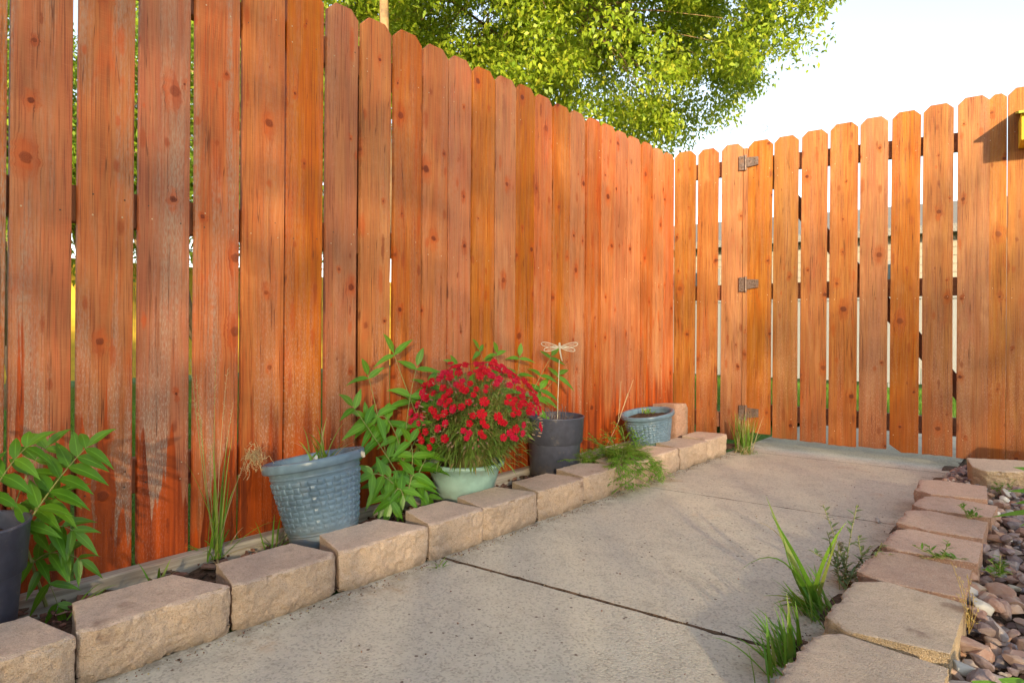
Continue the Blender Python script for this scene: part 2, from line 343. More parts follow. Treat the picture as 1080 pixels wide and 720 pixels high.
def rocks_mat():
    g = NG('river_rock'); ri = g.n('NewGeometry').outputs['Random Per Island']; P = g.n('TexCoord').outputs['Object']
    cr = g.n('ValToRGB', {0: ri}); e = cr.color_ramp; e.interpolation = 'CONSTANT'
    cols = [(0,(.36,.20,.15)),(.14,(.27,.17,.15)),(.3,(.44,.29,.22)),(.44,(.22,.155,.16)),(.56,(.40,.22,.15)),(.68,(.33,.27,.26)),(.78,(.50,.40,.33)),(.88,(.17,.14,.15)),(.95,(.66,.62,.55))]
    e.elements[0].position = 0; e.elements[0].color = cols[0][1] + (1,)
    e.elements[1].position = cols[1][0]; e.elements[1].color = cols[1][1] + (1,)
    for p_, c_ in cols[2:]:
        q = e.elements.new(p_); q.color = c_ + (1,)
    n = g.noise(P, 55., 6., .65); c = g.mix(g.mr(n, .35, .7, 0., .4), cr.outputs[0], (.50,.40,.34))
    g.pbsdf(c, .7, n, .5, .003, .35); return g.mat
ROCK = rocks_mat()
WROCK = simple('white_quartz', (.50,.46,.41), .6, .5, 40., .4)

# ------------------------------------------------------------------ setting: ground, path, beds
def sheet(name, x0, x1, y0, y1, z, mat, n=1, amp=0, m=1):
    b = M(); vs = []
    for i in range(n+1):
        for j in range(m+1):
            X = x0 + (x1-x0)*i/n; Y = y0 + (y1-y0)*j/m
            vs.append((X, Y, z + (noise.fractal(Vector((X*9, Y*9, 0)), 1, 2, 4)*amp if amp else 0)))
    b.add(vs, [(i*(m+1)+j, (i+1)*(m+1)+j, (i+1)*(m+1)+j+1, i*(m+1)+j+1) for i in range(n) for j in range(m)])
    o = b.build(name, mat, smooth=True); tag(o, kind='structure'); return o
sheet('ground', -600, 600, -600, 600, -.12, LAWN)
sheet('lawn', -30, 30, 5.3, 30, -.02, LAWN)
sheet('side_lawn', -30, -1.87, -6, 5.3, -.02, LAWN)
sheet('planting_bed', -1.86, -1.37, -.8, 3.62, .012, SOIL, 24, .018, 160)
sheet('gravel_bed', -.42, 3.5, -3, 3.95, .0, SOIL, 60, .02, 90)

SL = .115                                      # the joints run a little askew across the path
def path():
    b = M(); ys = [-3.2, -2.1, -1.0, .10, 1.385, 2.54, 3.62, 4.75, 5.9]; x0, x1 = -1.372, -.37
    fx = lambda X: X - (-.37)
    for k in range(len(ys)-1):
        ga, gb = [.0042 if abs(q - 1.385) < .01 else .0016 for q in (ys[k], ys[k+1])]; ya, yb = ys[k] + ga, ys[k+1] - gb
        n = 40; top = []
        def pt(X, Y0, j):
            return (X, Y0 + SL*fx(X) + j, 0.)
        lo = [pt(x0 + (x1-x0)*i/n, ya, random.uniform(0, ga*.8)*(1 + 2*(random.random() < .12))) for i in range(n+1)]
        hi = [pt(x0 + (x1-x0)*i/n, yb, -random.uniform(0, gb*.8)*(1 + 2*(random.random() < .12))) for i in range(n+1)]
        dn = lambda q, s: (q[0], q[1] + s*.003, -.005)
        dd = lambda q, s: (q[0], q[1] + s*.003, -.06)
        V = lo + hi + [dn(q, -1) for q in lo] + [dn(q, 1) for q in hi] + [dd(q, -1) for q in lo] + [dd(q, 1) for q in hi]
        N = n+1; fs = []
        for i in range(n):
            fs += [(i, i+1, N+i+1, N+i)]
        sd_f = []
        for i in range(n): sd_f += [(2*N+i, 2*N+i+1, i+1, i), (N+i, N+i+1, 3*N+i+1, 3*N+i), (4*N+i, 4*N+i+1, 2*N+i+1, 2*N+i), (3*N+i, 3*N+i+1, 5*N+i+1, 5*N+i)]
        b.add(V, fs); m0 = len(b.f); b.f += [tuple(b.n-len(V)+q for q in f) for f in sd_f]; b.m += [1]*len(sd_f)
    o = b.build('path', [CONC, SOIL]); tag(o, kind='structure')
    s = M(); s.box(-1.372, -.37, -3.2, 5.8, -.11, -.020); q = s.build('path_bed', SOIL); tag(q, kind='structure')
path()

# ------------------------------------------------------------------ pickets
def picket_mesh(wd, H, th=.017, cut=.030, rails=(), seed=0, erode=0):
    rnd = random.Random(seed); b = M(); cut = min(cut, wd*.3); n = 16
    xs = [-wd/2, -wd/2+cut, -wd*.08, wd*.08, wd/2-cut, wd/2]
    tops = [H-cut, H, H, H, H, H-cut]; bow = rnd.uniform(-.0025, .0025); cup = rnd.uniform(-.001, .0015)
    bj = [rnd.uniform(-.002, .003) for _ in xs]
    if erode: bj[0] += .035; bj[1] += .012
    tw = rnd.uniform(-.003, .003)
    def P(i, k, y):
        z = bj[i] + (tops[i]-bj[i])*k/n; t = z/H; x = xs[i]*(1 + .0) + bow*math.sin(math.pi*t)
        return (x, y + cup*abs(xs[i])/wd*2 + tw*(t-.5)*xs[i]/wd*2, z)
    m = len(xs); V = [P(i, k, 0) for k in range(n+1) for i in range(m)] + [P(i, k, th) for k in range(n+1) for i in range(m)]
    B = (n+1)*m; fs = []
    for k in range(n):
        for i in range(m-1):
            a = k*m+i; fs += [(a, a+1, a+m+1, a+m), (B+a, B+a+m, B+a+m+1, B+a+1)]
        a = k*m; fs.append((a, a+m, B+a+m, B+a)); a = k*m+m-1; fs.append((a, B+a, B+a+m, a+m))
    for i in range(m-1):
        fs.append((i, B+i, B+i+1, i+1)); a = n*m+i; fs.append((a, a+1, B+a+1, B+a))
    b.add(V, fs)
    for zr in rails:
        for sx in (-.32, .32):
            for dz in ((-.02,) if rnd.random() < .55 else (-.022, .02)):
                cx = sx*wd + rnd.uniform(-.008, .008); cz = zr + dz + rnd.uniform(-.006, .006); r_ = .0026; ph = rnd.random()
                y = -.0012; vs = [(cx + r_*math.cos(q*math.pi/3+ph), y, cz + r_*math.sin(q*math.pi/3+ph)) for q in range(6)]
                vs2 = [(a_[0], .003, a_[2]) for a_ in vs]
                b.add(vs+vs2, [(0,1,2,3,4,5)] + [(q, q+6, (q+1)%6+6, (q+1)%6) for q in range(6)], 1 if rnd.random() < .5 else 2)
    return b
def add_picket(parent, x, z, wd, H, mat, rails, seed, erode=0, dy=0):
    o = picket_mesh(wd, H, rails=rails, seed=seed, erode=erode).build('picket', [mat, NAIL, NAILD], parent)
    o.location = (x, dy, z); rr = random.Random(seed); o.rotation_euler = (rr.uniform(-.002, .002), rr.uniform(-.002, .002), rr.uniform(-.012, .012))
    bevel(o, .0018, 1, 50); return o

FX = -1.80                                     # front face of the long fence
lf = thing('long_fence', 'tall reddish stained cedar picket fence running along the left side of the path', 'fence', (FX, 0, 0), R(90))
LP = [(-66,-4),(-.5,5),(11,77),(83,142),(147.5,201),(205.5,252),(255.5,300),(302,340.5),(345,377.5),(382,413),(415.5,444),(445.7,471.5),(474,497.5),(498.6,521.6),
      (522.5,544),(544.7,564.2),(564.7,583.2),(583.8,601.5),(602,618),(618.6,634),(634.4,648.8),(649.3,662.2),(662.8,676.4),(677,688.8),(689.2,700.5),(701,711.5)]
TOPS = {8:(354,1.5),9:(390,18),10:(425,32),11:(452.5,46),12:(480,58),13:(506,70.5),14:(530,80.6),15:(553,90),16:(572,100),17:(588.5,109),18:(608,117),19:(625,125),20:(640,131),21:(654,138),22:(668,144),23:(681,150),24:(692,155.5),25:(704,161)}
def onL(px, py): return at(px, py, (FX, 0, 0), (1, 0, 0))
LZ = .052
ymax = 0
def leftpickets():
    # near the frame's edge and beyond it boards continue at the regular pitch
    ps = []
    for i, (a, b_) in enumerate(LP):
        ya = onL(a + .012*(300-200)*0, 200).y; yb = onL(b_, 200).y
        if i == 1: ya = yb - .137
        if i == 0: yb = ps and yb; 
        ps.append([ya, yb])
    ps[0] = [ps[1][0] - .145, ps[1][0] - .008]
    for k in range(5):
        ps.insert(0, [ps[0][0] - .146, ps[0][0] - .008]) 
    hts = []
    for j, (ya, yb) in enumerate(ps):
        i = j - 5
        # index of TOPS is one based on LP order (LP[8] is the board topped at 354,1.5)
        if i in TOPS: zt = onL(*TOPS[i]).z
        else: zt = None
        hts.append(zt)
    first = next(h for h in hts if h)
    for j, (ya, yb) in enumerate(ps):
        zt = hts[j] or first + random.uniform(-.006, .006)
        add_picket(lf, (ya+yb)/2, LZ, yb-ya, zt-LZ, W_WORN if j < 11 else W_LEFT, (.28-LZ, .97-LZ, 1.58-LZ), 100+j, dy=random.uniform(-.001, .002))
    return ps
PS = leftpickets()
for zr in (.28, .97, 1.58):
    b = M(); b.box(-1.0, 3.60, .0205, .058, zr-.045, zr+.045); o = b.build('rail', W_RAIL, lf); bevel(o)
for y in (-1.0, 1.30, 3.55):
    b = M(); b.box(y-.045, y+.045, .060, .15, -.1, 1.66); o = b.build('post', W_RAIL, lf); bevel(o)

# timber laid along the foot of the fence
b = M(); n = 90
V = []; 
for i in range(n+1):
    y = -.9 + 4.42*i/n; j = noise.noise(Vector((y*3, 1, 0)))*.002
    for (dx, z) in ((-.0385, -.03), (0, -.03), (0+j, .053+j), (-.003+j, .056+j), (-.0385+j, .056+j)):
        V.append((y, -dx*-1, z))
fs = [(i*5+k, i*5+(k+1)%5, (i+1)*5+(k+1)%5, (i+1)*5+k) for i in range(n) for k in range(5)] + [(0,1,2,3,4), tuple(n*5+k for k in (4,3,2,1,0))]
b.add([(-0+q[0], q[1], q[2]) for q in V], fs)
tb = b.build('timber_board', W_GREY); tb.location = (FX + .003, 0, 0); tb.rotation_euler = (0, 0, R(90)); 
# after the turn local -y faces the path
for v_ in tb.data.vertices: v_.co.y = -(v_.co.y + .0385)
tag(tb, 'long weathered grey timber lying on the soil against the foot of the red fence', 'timber')

# ------------------------------------------------------------------ end fence and gate
GA = math.atan2(.13, 1.34); G0 = Vector((FX, 3.63, 0)); gd = Vector((math.cos(GA), math.sin(GA), 0)); gn = Vector((gd.y, -gd.x, 0))
def onG(px, py):
    p = at(px, py, G0, gn); return (p - G0).dot(gd), p.z
GP = [(712,733,160,448),(736,756.5,157,448),(761.5,783,152.5,449),(789,813.5,148,457),(817,841.5,143.5,462.5),(846,872,137.5,466),(876,904,130,470),
      (908,936,124,472),(940.5,969.5,117.5,477),(975,1005.7,110,480),(1011,1043.5,102,484),(1044,1061,99.5,485),(1063,1100,91,486),(1104,1142,82,490),(1147,1186,73,494)]
gate_panel = thing('fence_panel', 'short run of three orange cedar pickets in the far corner, hinged side of the gate', 'fence', G0, GA)
gate = thing('garden_gate', 'closed orange cedar picket gate across the end of the concrete path', 'gate', G0, GA)
right_panel = thing('fence_panel', 'cedar picket fence right of the gate carrying the yellow birdhouse', 'fence', G0, GA)
grz = {'t': None}
xs_ = []
for i, (a, b_, yt, yb) in enumerate(GP):
    ya = 200
    xa, _ = onG(a, ya); xb, _ = onG(b_, ya); xm, zt = onG((a+b_)/2, yt); _, zb = onG((a+b_)/2 - 3, yb)
    par = gate_panel if i < 3 else (gate if i < 12 else right_panel)
    zb = max(.0, zb) if i >= 3 else .03
    xs_.append((xa, xb))
    _, r1 = onG((a+b_)/2, 0)
    add_picket(par, (xa+xb)/2, zb, xb-xa+.006, zt-zb, W_GATE, (.16-zb, .86-zb, zt-zb-.19), 300+i, erode=(i == 8), dy=(0 if i < 3 else -.004 if i < 12 else .0))
zt1 = onG(758, 178)[1]; zt2 = onG(972, 153)[1]; zm1 = onG(972, 302.5)[1]; zb1 = onG(969, 448)[1]
xA, xB = xs_[3][0], xs_[11][1]
def rail(par, x0, x1, z0, z1, hw=.045, y0=.0185, y1=.055, name='rail'):
    b = M(); d = Vector((x1-x0, 0, z1-z0)); L = d.length; o_ = Matrix.Rotation(-math.atan2(z1-z0, x1-x0), 4, 'Y')
    b.box(-hw, hw, y0, y1, 0, L)
    o = b.build(name, W_RAIL, par); o.location = (x0, 0, z0); o.rotation_euler = (0, math.atan2(x1-x0, z1-z0), 0); bevel(o); return o
sl = (zt2-zt1)/(onG(972,153)[0]-onG(758,178)[0])
zt_at = lambda x: zt1 + sl*(x - onG(758,178)[0])
rail(gate, xA+.01, xB-.01, zt_at(xA), zt_at(xB)); rail(gate, xA+.01, xB-.01, zm1, zm1); rail(gate, xA+.01, xB-.01, zb1, zb1)
p1 = onG(815, 188); p2 = onG(1006, 406)
rail(gate, p1[0]-.1, p2[0]+.05, p1[1]+.1*(p1[1]-p2[1])/(p2[0]-p1[0]), p2[1]-.05*(p1[1]-p2[1])/(p2[0]-p1[0]), .04, .0575, .09, 'brace')
rail(gate_panel, .0, xs_[2][1], zt_at(0.), zt_at(xs_[2][1])); rail(gate_panel, .0, xs_[2][1], zm1, zm1); rail(gate_panel, .0, xs_[2][1], .14, .14)
rail(right_panel, xB+.02, xs_[14][1], zt_at(xB), zt_at(xs_[14][1])); rail(right_panel, xB+.02, xs_[14][1], zm1, zm1); rail(right_panel, xB+.02, xs_[14][1], .14, .14)
xh = (onG(783.4,300)[0], onG(788,300)[0])
b = M(); b.box(xh[0], xh[1]+.0, -.006, .03, .02, zt_at(xh[0])+.10); o = b.build('trim_strip', W_GATE, gate_panel); bevel(o); b = M(); b.box(xh[0]-.06, xh[1]-.004, .058, .14, -.1, zt_at(xh[0])+.02)
o = b.build('post', W_RAIL, gate_panel); bevel(o)
b = M(); b.box(xB+.03, xB+.12, .058, .15, -.1, 1.62); o = b.build('post', W_RAIL, right_panel); bevel(o)
# hinges: plate on the post side, tapered strap on the gate side, pin between
for (yc, s) in ((172, 1.), (300, 1.), (435, .95)):
    xc, zc = onG(787.3, yc)
    h = M(); 
    h.box(xc-.040, xc-.006, -.0135, -.009, zc-.042, zc+.042)
    V = [(xc+.006,-.013,zc-.028),(xc+.068,-.013,zc-.020),(xc+.068,-.013,zc+.026),(xc+.006,-.013,zc+.030)]
    h.add(V + [(a[0], -.0045, a[2]) for a in V], [(0,1,2,3),(0,4,5,1),(1,5,6,2),(2,6,7,3),(3,7,4,0)])
    for (dx, dz) in ((-.022,-.026),(-.022,.026),(.022,.006),(.050,-.008),(.050,.015)):
        h.tube([(xc+dx, -.010, zc+dz), (xc+dx, -.0158, zc+dz)], .0045, 8, 1)
    o = h.build('hinge', [METAL_RUST, NAILD], gate); bevel(o, .001)
    pn = M(); pn.tube([(xc-.001, -.014, zc-.044), (xc-.001, -.014, zc+.044)], .0065, 10); pn.build('hinge_pin', METAL_RUST, o)


# ------------------------------------------------------------------ edging blocks
def block_mesh(wf, wb, dep, h, seed, rough=1., corner=.018):
    nx, ny, nz = 64, 20, 26; V = {}; vs = []; fs = []; off = Vector((seed*3.7, seed*1.3, seed*.7)); rnd = random.Random(seed); sk_ = rnd.uniform(-.012, .012)
    chip = [rnd.uniform(.4, 1.3) for _ in range(4)]
    def P(i, j, k):
        key = (i, j, k)
        if key in V: return V[key]
        u, v, w_ = i/nx*2-1, j/ny, k/nz
        wd = (wf*(1-v) + wb*v); x = u*wd/2 + sk_*v; y = v*dep; z = w_*h
        cs = .80 if corner < .03 else .68; e = max(0, abs(u)-cs)/(1-cs)
        y += (1-v)**(2 if corner < .03 else 1.2) * e**1.25 * corner * chip[0 if u < 0 else 1]                      # knocked off front corners
        p = Vector((x, y, z))
        nf = noise.fractal(p*16 + off, .8, 2.1, 5); nf2 = noise.fractal(p*62 + off, .7, 2.1, 3)
        if v < .02:
            nf3 = noise.fractal(p*30 + off*2, .6, 2.2, 4)
            y += nf*.0065*rough + abs(nf2)*.0055*rough + abs(nf3)*.0055*rough - .002
            y += (abs(w_-.5)*2)**8*.004
        if w_ > .98: z += -.0012 + nf2*.0010 - (.004 if v < .02 else 0)*(.4+abs(nf))
        if abs(u) > .99: x -= math.copysign(.0015 + nf2*.0015, u)
        if v > .99: y += nf2*.0015
        if w_ > .9 and v < .1: z -= .0035*max(0, nf+.35)*(1-v*10); 
        # rounded arris
        r_ = .0035
        if w_ > .98 and (abs(u) > .99): z -= r_*.4
        V[key] = len(vs); vs.append((x, y, z)); return V[key]
    for i in range(nx):
        for k in range(nz):
            fs += [(P(i,0,k), P(i+1,0,k), P(i+1,0,k+1), P(i,0,k+1)), (P(i+1,ny,k), P(i,ny,k), P(i,ny,k+1), P(i+1,ny,k+1))]
    for j in range(ny):
        for k in range(nz):
            fs += [(P(0,j+1,k), P(0,j,k), P(0,j,k+1), P(0,j+1,k+1)), (P(nx,j,k), P(nx,j+1,k), P(nx,j+1,k+1), P(nx,j,k+1))]
    for i in range(nx):
        for j in range(ny):
            fs += [(P(i,j,nz), P(i+1,j,nz), P(i+1,j+1,nz), P(i,j+1,nz)), (P(i+1,j,0), P(i,j,0), P(i,j+1,0), P(i+1,j+1,0))]
    b = M(); b.add(vs, fs); return b
GL = 'tan edging blocks between the fence bed and the path'; GR = 'edging blocks between the path and the gravel bed'
def block(label, mat, loc, rz, wf, wb, dep, h, seed, group, tilt=(0, 0)):
    o = block_mesh(wf, wb, dep, h, seed, corner=.062 if group == GR else .018).build('edging_block', mat, smooth=True)
    for p_ in o.data.polygons: p_.use_smooth = True
    o.location = loc; o.rotation_euler = (tilt[0], tilt[1], rz); tag(o, label, 'edging block', group)
    e = o.modifiers.new('edge', 'EDGE_SPLIT'); e.split_angle = R(42); return o
YB = [-.54, -.245, .062, .36, .652, .925, 1.222, 1.455, 1.732, 2.018, 2.29, 2.53, 2.82, 3.13, 3.40]
LBL = {2: 'tan edging block in the bottom left corner, in front of the charcoal pot',
 3: 'second large tan edging block from the left, with a dark stain at its back corner',
 4: 'tan edging block with a dark spot on top, just left of the large blue pot',
 5: 'tan edging block directly in front of the large blue basket weave pot',
 6: 'tan edging block where the long path joint begins, left of the teal bowl',
 7: 'tan edging block right in front of the teal bowl of red flowers',
 8: 'tan edging block between the teal bowl and the charcoal grey pot',
 9: 'tan edging block in front of the charcoal grey pot with the dragonfly stake',
 10: 'tan edging block half hidden by the trailing feathery weed',
 11: 'tan edging block just behind the trailing feathery weed',
 12: 'tan edging block in front of the tilted small blue pot',
 13: 'last tan edging block of the left row, beside the grass tuft at the gate'}
for i in range(2, len(YB)-1):
    a, c_ = YB[i], YB[i+1]; wf = c_-a-.003; rr = random.Random(40+i)
    block(LBL[i], BLK_TAN, (-1.358+rr.uniform(-.004, .004), (a+c_)/2, .0), R(90)+rr.uniform(-.035, .035), wf, wf*rr.uniform(.68, .76), .168, .105+rr.uniform(-.003, .003), 40+i, GL)
# upright spare block leaning behind the small blue pot
o = block('pinkish edging block standing on end behind the tilted small blue pot', BLK_RED, (-1.60, 3.28, .02), R(90), .24, .2, .17, .10, 77, None, (0, 0))
o.rotation_euler = (R(0), R(-90), R(75)); o.location = (-1.55, 3.30, .145); o.name = 'spare_block'
RB = [(.70, .99, BLK_BUFF), (1.0, 1.315, BLK_BUFF), (1.325, 1.655, BLK_BUFF), (1.665, 1.925, BLK_RED), (1.93, 2.175, BLK_RED), (2.185, 2.435, BLK_RED), (2.44, 2.66, BLK_RED), (2.665, 2.95, BLK_RED)]
RL = [None, 'buff edging block cut off by the bottom edge at the right of the path', 'large buff edging block second from the bottom right, beside the tall grass clump',
 'reddish edging block right behind the large buff one', 'second reddish edging block behind the large buff one, weeds in its joint', 'middle reddish edging block beside the weed in the gravel',
 'narrow reddish edging block, second from the far end', 'reddish edging block with a dark rough end, farthest of the right row']
for i, (a, c_, mt) in enumerate(RB):
    if not RL[i]: continue
    rr = random.Random(80+i); wf = c_-a-.004
    o = block(RL[i], mt, (-.364 + (.016 if i < 3 else 0) + rr.uniform(-.006, .006) - (.03 if i == 7 else 0), (a+c_)/2, -.002), R(-90)+rr.uniform(-.03, .03)+(.10 if i == 7 else 0), wf, wf*.84, .212, (.105 if i < 3 else .098)+rr.uniform(-.002, .002), 90+i, GR)
o = block('buff edging block set crosswise at the right foot of the gate', BLK_BUFF, (-.115, 3.24, .0), R(12), .28, .26, .20, .115, 121, GR, (R(4), R(-3)))
o = block('pinkish edging block leaning at the right edge of the picture by the fence', BLK_RED, (.07, 3.45, .02), R(5), .24, .2, .17, .10, 123, GR, (R(35), 0))

# ------------------------------------------------------------------ gravel, mulch, crumbs
def rock(b, c, r, rnd, flat=.6, mi=0, sub=1):
    bm = bmesh.new(); bmesh.ops.create_icosphere(bm, subdivisions=sub, radius=1)
    s = Vector((rnd.uniform(.75, 1.3), rnd.uniform(.6, 1.), rnd.uniform(.4, .8)*flat/.6)); rot = Matrix.Rotation(rnd.uniform(0, 6.28), 3, 'Z') @ Matrix.Rotation(rnd.uniform(-.5, .5), 3, 'X')
    cuts = [Vector((rnd.gauss(0,1), rnd.gauss(0,1), rnd.gauss(0,1))).normalized() for _ in range(9)]
    vs = []
    for v in bm.verts:
        p = v.co.copy()
        for cn in cuts:
            dd = p.dot(cn)
            if dd > .56: p -= cn*(dd-.56)
        p = rot @ Vector((p.x*s.x, p.y*s.y, p.z*s.z)); vs.append(Vector(c) + p*r)
    b.add(vs, [[v.index for v in f.verts] for f in bm.faces], mi); bm.free()
rnd = random.Random(5); b = M()
for k in range(5200):
    X = rnd.uniform(-.16, 1.1); Y = rnd.uniform(.7, 3.7)
    if X > (Y*.33+.45): continue
    if Y > 2.98 and rnd.random() < .35: X = rnd.uniform(-.36, -.1)
    r_ = rnd.choice((.009, .014, .018, .022, .026)) * rnd.uniform(.8, 1.3)
    rock(b, (X, Y, .012 + rnd.uniform(0, .035)), r_, rnd, .55, 0, 2 if Y < 2 else 1)
for k in range(420):
    rock(b, (rnd.uniform(-.17, .35), rnd.uniform(1.1, 3.5), .045+rnd.uniform(0, .015)), rnd.uniform(.022, .034), rnd, .6, 0, 2)
gv = b.build('gravel', ROCK, smooth=False); tag(gv, 'bed of mixed pink, purple and brown river gravel right of the edging blocks', 'gravel', kind='stuff')
for (px, py, r_, lab) in ((1036, 640, .030, 'pale grey white rock, largest in the gravel beside the buff block'), (1012, 703, .03, 'flat white stone in the gravel at the bottom right by the buff block'),
                     (1062, 520, .03, 'pale rock among the green leaves at the right edge near the crosswise block')):
    b = M(); p = atz(px, py, .06); rock(b, (0, 0, 0), r_, random.Random(int(px)), .6, 0, 3); o = b.build('rock', WROCK, smooth=True); o.location = p; tag(o, lab, 'rock')
b = M(); rock(b, (0, 0, 0), .014, random.Random(8), .75, 0, 3); o = b.build('pebble', WROCK, smooth=True); p = atz(926, 551, .0); o.location = (p.x, p.y, .008); tag(o, 'small white pebble lying alone on the concrete path', 'pebble')
b = M(); rnd = random.Random(9)
for k in range(900):
    X = rnd.uniform(-1.78, -1.5); Y = rnd.uniform(-.2, 3.5); a = rnd.uniform(0, 6.28)
    L = rnd.uniform(.004, .02); W_ = L*rnd.uniform(.2, .6)
    b.box(-L, L, -W_, W_, 0, .003+rnd.random()*.004, rnd.choice((0,0,1)), Matrix.Translation((X, Y, .022+rnd.uniform(0, .008))) @ Matrix.Rotation(a, 4, 'Z') @ Matrix.Rotation(rnd.uniform(-.5, .5), 4, 'X'))
o = b.build('mulch_chips', [MULCH, SOIL]); tag(o, 'red brown mulch chips on the soil between the tan blocks and the timber', 'mulch', kind='stuff')
b = M()
for k in range(1500):
    q = rnd.random()
    if q < .62: X = -1.352 + abs(rnd.gauss(0, .016)); Y = rnd.uniform(.1, 3.55)
    elif q < .82: X = -.385 - abs(rnd.gauss(0, .02)); Y = rnd.uniform(.8, 3.3)
    elif q < .84: X = rnd.uniform(-1.3, -.45); Y = 1.385 + SL*(X+.37) + rnd.gauss(0, .006)
    else: X = rnd.uniform(-1.33, -.42); Y = rnd.uniform(.6, 3.6)
    rr_ = rnd.uniform(.0008, .0034) if q < .9 else rnd.uniform(.0008, .0022)
    rock(b, (X, Y, rr_*.5), rr_, rnd, .6, rnd.choice((0,0,1,2)), 1)
o = b.build('crumbs', [MULCH, SOIL, L_DRY]); tag(o, 'loose crumbs of soil and grit along the block edges and path joints', 'debris', kind='stuff')

# ------------------------------------------------------------------ pots
def soil_disc(par, r, z, name='soil'):
    b = M(); n = 28; V = [(0, 0, z+.006)]
    for q in range(1, 5):
        for k in range(n):
            a = 2*math.pi*k/n; rr_ = r*q/4; V.append((rr_*math.cos(a), rr_*math.sin(a), z + .004*noise.noise(Vector((rr_*math.cos(a)*40, rr_*math.sin(a)*40, 0)))*2))
    fs = [(0, 1+k, 1+(k+1)%n) for k in range(n)] + [(1+q*n+k, 1+(q+1)*n+k, 1+(q+1)*n+(k+1)%n, 1+q*n+(k+1)%n) for q in range(3) for k in range(n)]
    b.add(V, fs); return b.build(name, SOIL, par, True)
def weave_body(par, rb, rt, h, mat):
    """bucket with moulded basket weave band"""
    NA, NZ = 576, 150; V = []; z0, z1 = .20, .80; rows = 9; cols = 34
    for j in range(NZ+1):
        t = j/NZ; r0 = rb + (rt-rb)*t
        for i in range(NA):
            q = i/NA; d = 0
            if z0 < t < z1:
                row = (t-z0)/(z1-z0)*rows; col = q*cols; ri_, ci = int(row), int(col); fr, fc = row-ri_, col-ci
                horiz = (ri_+ci) % 2 == 0
                if horiz: e = min(fr, 1-fr); ln = min(fc+.22, 1.22-fc); ok = e > .16 
                else: e = min(fc, 1-fc); ln = min(fr+.22, 1.22-fr); ok = e > .20
                prof = min(1, max(0, (e-.10)/.14)); crown = math.sin(math.pi*min(1, max(0, e*2)))**.5 if e > 0 else 0
                end = (math.sin(math.pi*(fc if horiz else fr)))
                d = .0046*prof*(.55+.45*end)
            elif abs(t-.84) < .012 or abs(t-.16) < .012: d = .002
            a = 2*math.pi*q; V.append(((r0+d)*math.cos(a), (r0+d)*math.sin(a), h*t))
    b = M(); b.add(V, [(j*NA+i, j*NA+(i+1)%NA, (j+1)*NA+(i+1)%NA, (j+1)*NA+i) for j in range(NZ) for i in range(NA)])
    b.add([(rb*math.cos(2*math.pi*k/48), rb*math.sin(2*math.pi*k/48), .001) for k in range(48)], [tuple(range(47, -1, -1))])
    return b.build('pot_body', mat, par, True)
def blue_pot(loc, s, rz, tilt, label, saucer=True):
    t = thing('flower_pot', label, 'flower pot', loc, 0)
    t.rotation_mode = 'XYZ'; t.rotation_euler = (tilt[0], tilt[1], rz)
    weave_body(t, .096*s, .138*s, .250*s, P_BLUE)
    b = M(); rt = .138*s; h = .25*s
    b.lathe([(rt-.001, h-.022*s), (rt+.010*s, h-.021*s), (rt+.013*s, h-.017*s), (rt+.014*s, h+.002*s), (rt+.012*s, h+.006*s), (rt+.006*s, h+.007*s), (rt-.004*s, h+.004*s), (rt-.006*s, h-.004*s), (rt-.010*s, h-.05*s), (rt-.03*s, h-.2*s)], 72)
    b.build('rim', P_BLUE, t, True)
    if saucer:
        b = M(); rb = .096*s; b.lathe([(.0, -.002), (rb-.01, -.002), (rb-.002, 0), (rb+.0035, .004), (rb+.007, .038*s), (rb+.005, .040*s), (rb+.002, .038*s)], 64); b.build('saucer', P_BLUE, t, True)
    soil_disc(t, rt-.012*s, h-.030*s)
    return t
bp = blue_pot((-1.622, 1.048, .046), .97, 0, (R(3.5), R(-10)), 'large slate blue basket weave pot with grass in it, tilted against the fence')
b = M(); b.tube([(.142,0,.238),(.150,.0,.232),(.152,0,.222)], [.006,.008,.004], 8); o = b.build('drip_residue', CREAM, bp); o.rotation_euler = (0, 0, R(35))
bp2 = blue_pot((-1.60, 2.975, .048), .92, 0, (R(7.5), R(-4.1)), 'small slate blue basket weave pot tilted at the far corner beside the upright block')
bp2.scale = (1, 1, .84)
def black_pot(loc, rt, rb, h, label, rz=0, tilt=(0,0)):
    t = thing('flower_pot', label, 'flower pot', loc); t.rotation_euler = (tilt[0], tilt[1], rz)
    step = h*.58; rs = rb + (rt-rb)*.55
    b = M(); b.lathe([(0, .001), (rb-.006, .001), (rb, .006), (rs-.004, step-.004), (rs, step), (rs+.0015, step+.003), (rs+.0045, step+.004), (rt, h-.006), (rt+.002, h-.004), (rt+.002, h), (rt-.002, h+.001), (rt-.005, h-.003), (rt-.008, h-.04), (rb-.004, .02)], 72)
    b.build('pot_body', P_BLACK, t, True); soil_disc(t, rt-.010, h-.035); return t
dpos = Vector((-1.655, 2.205, .028))
dp = black_pot(dpos, .128, .104, .268, 'charcoal grey plastic pot with bare twigs holding the dragonfly stake')
lp = black_pot((-1.64, .238, .028), .108, .085, .245, 'charcoal grey plastic pot cut off by the left edge of the picture')
t = thing('bowl_planter', 'pale teal glazed bowl planter holding the red flowering dianthus', 'planter', (-1.655, 1.655, .028))
b = M(); b.lathe([(0,.001),(.078,.001),(.086,.006),(.096,.025),(.112,.070),(.126,.115),(.133,.138),(.140,.142),(.146,.146),(.147,.153),(.144,.158),(.137,.159),(.131,.154),(.124,.12),(.09,.03)], 84)
b.build('pot_body', P_TEAL, t, True); soil_disc(t, .130, .135)
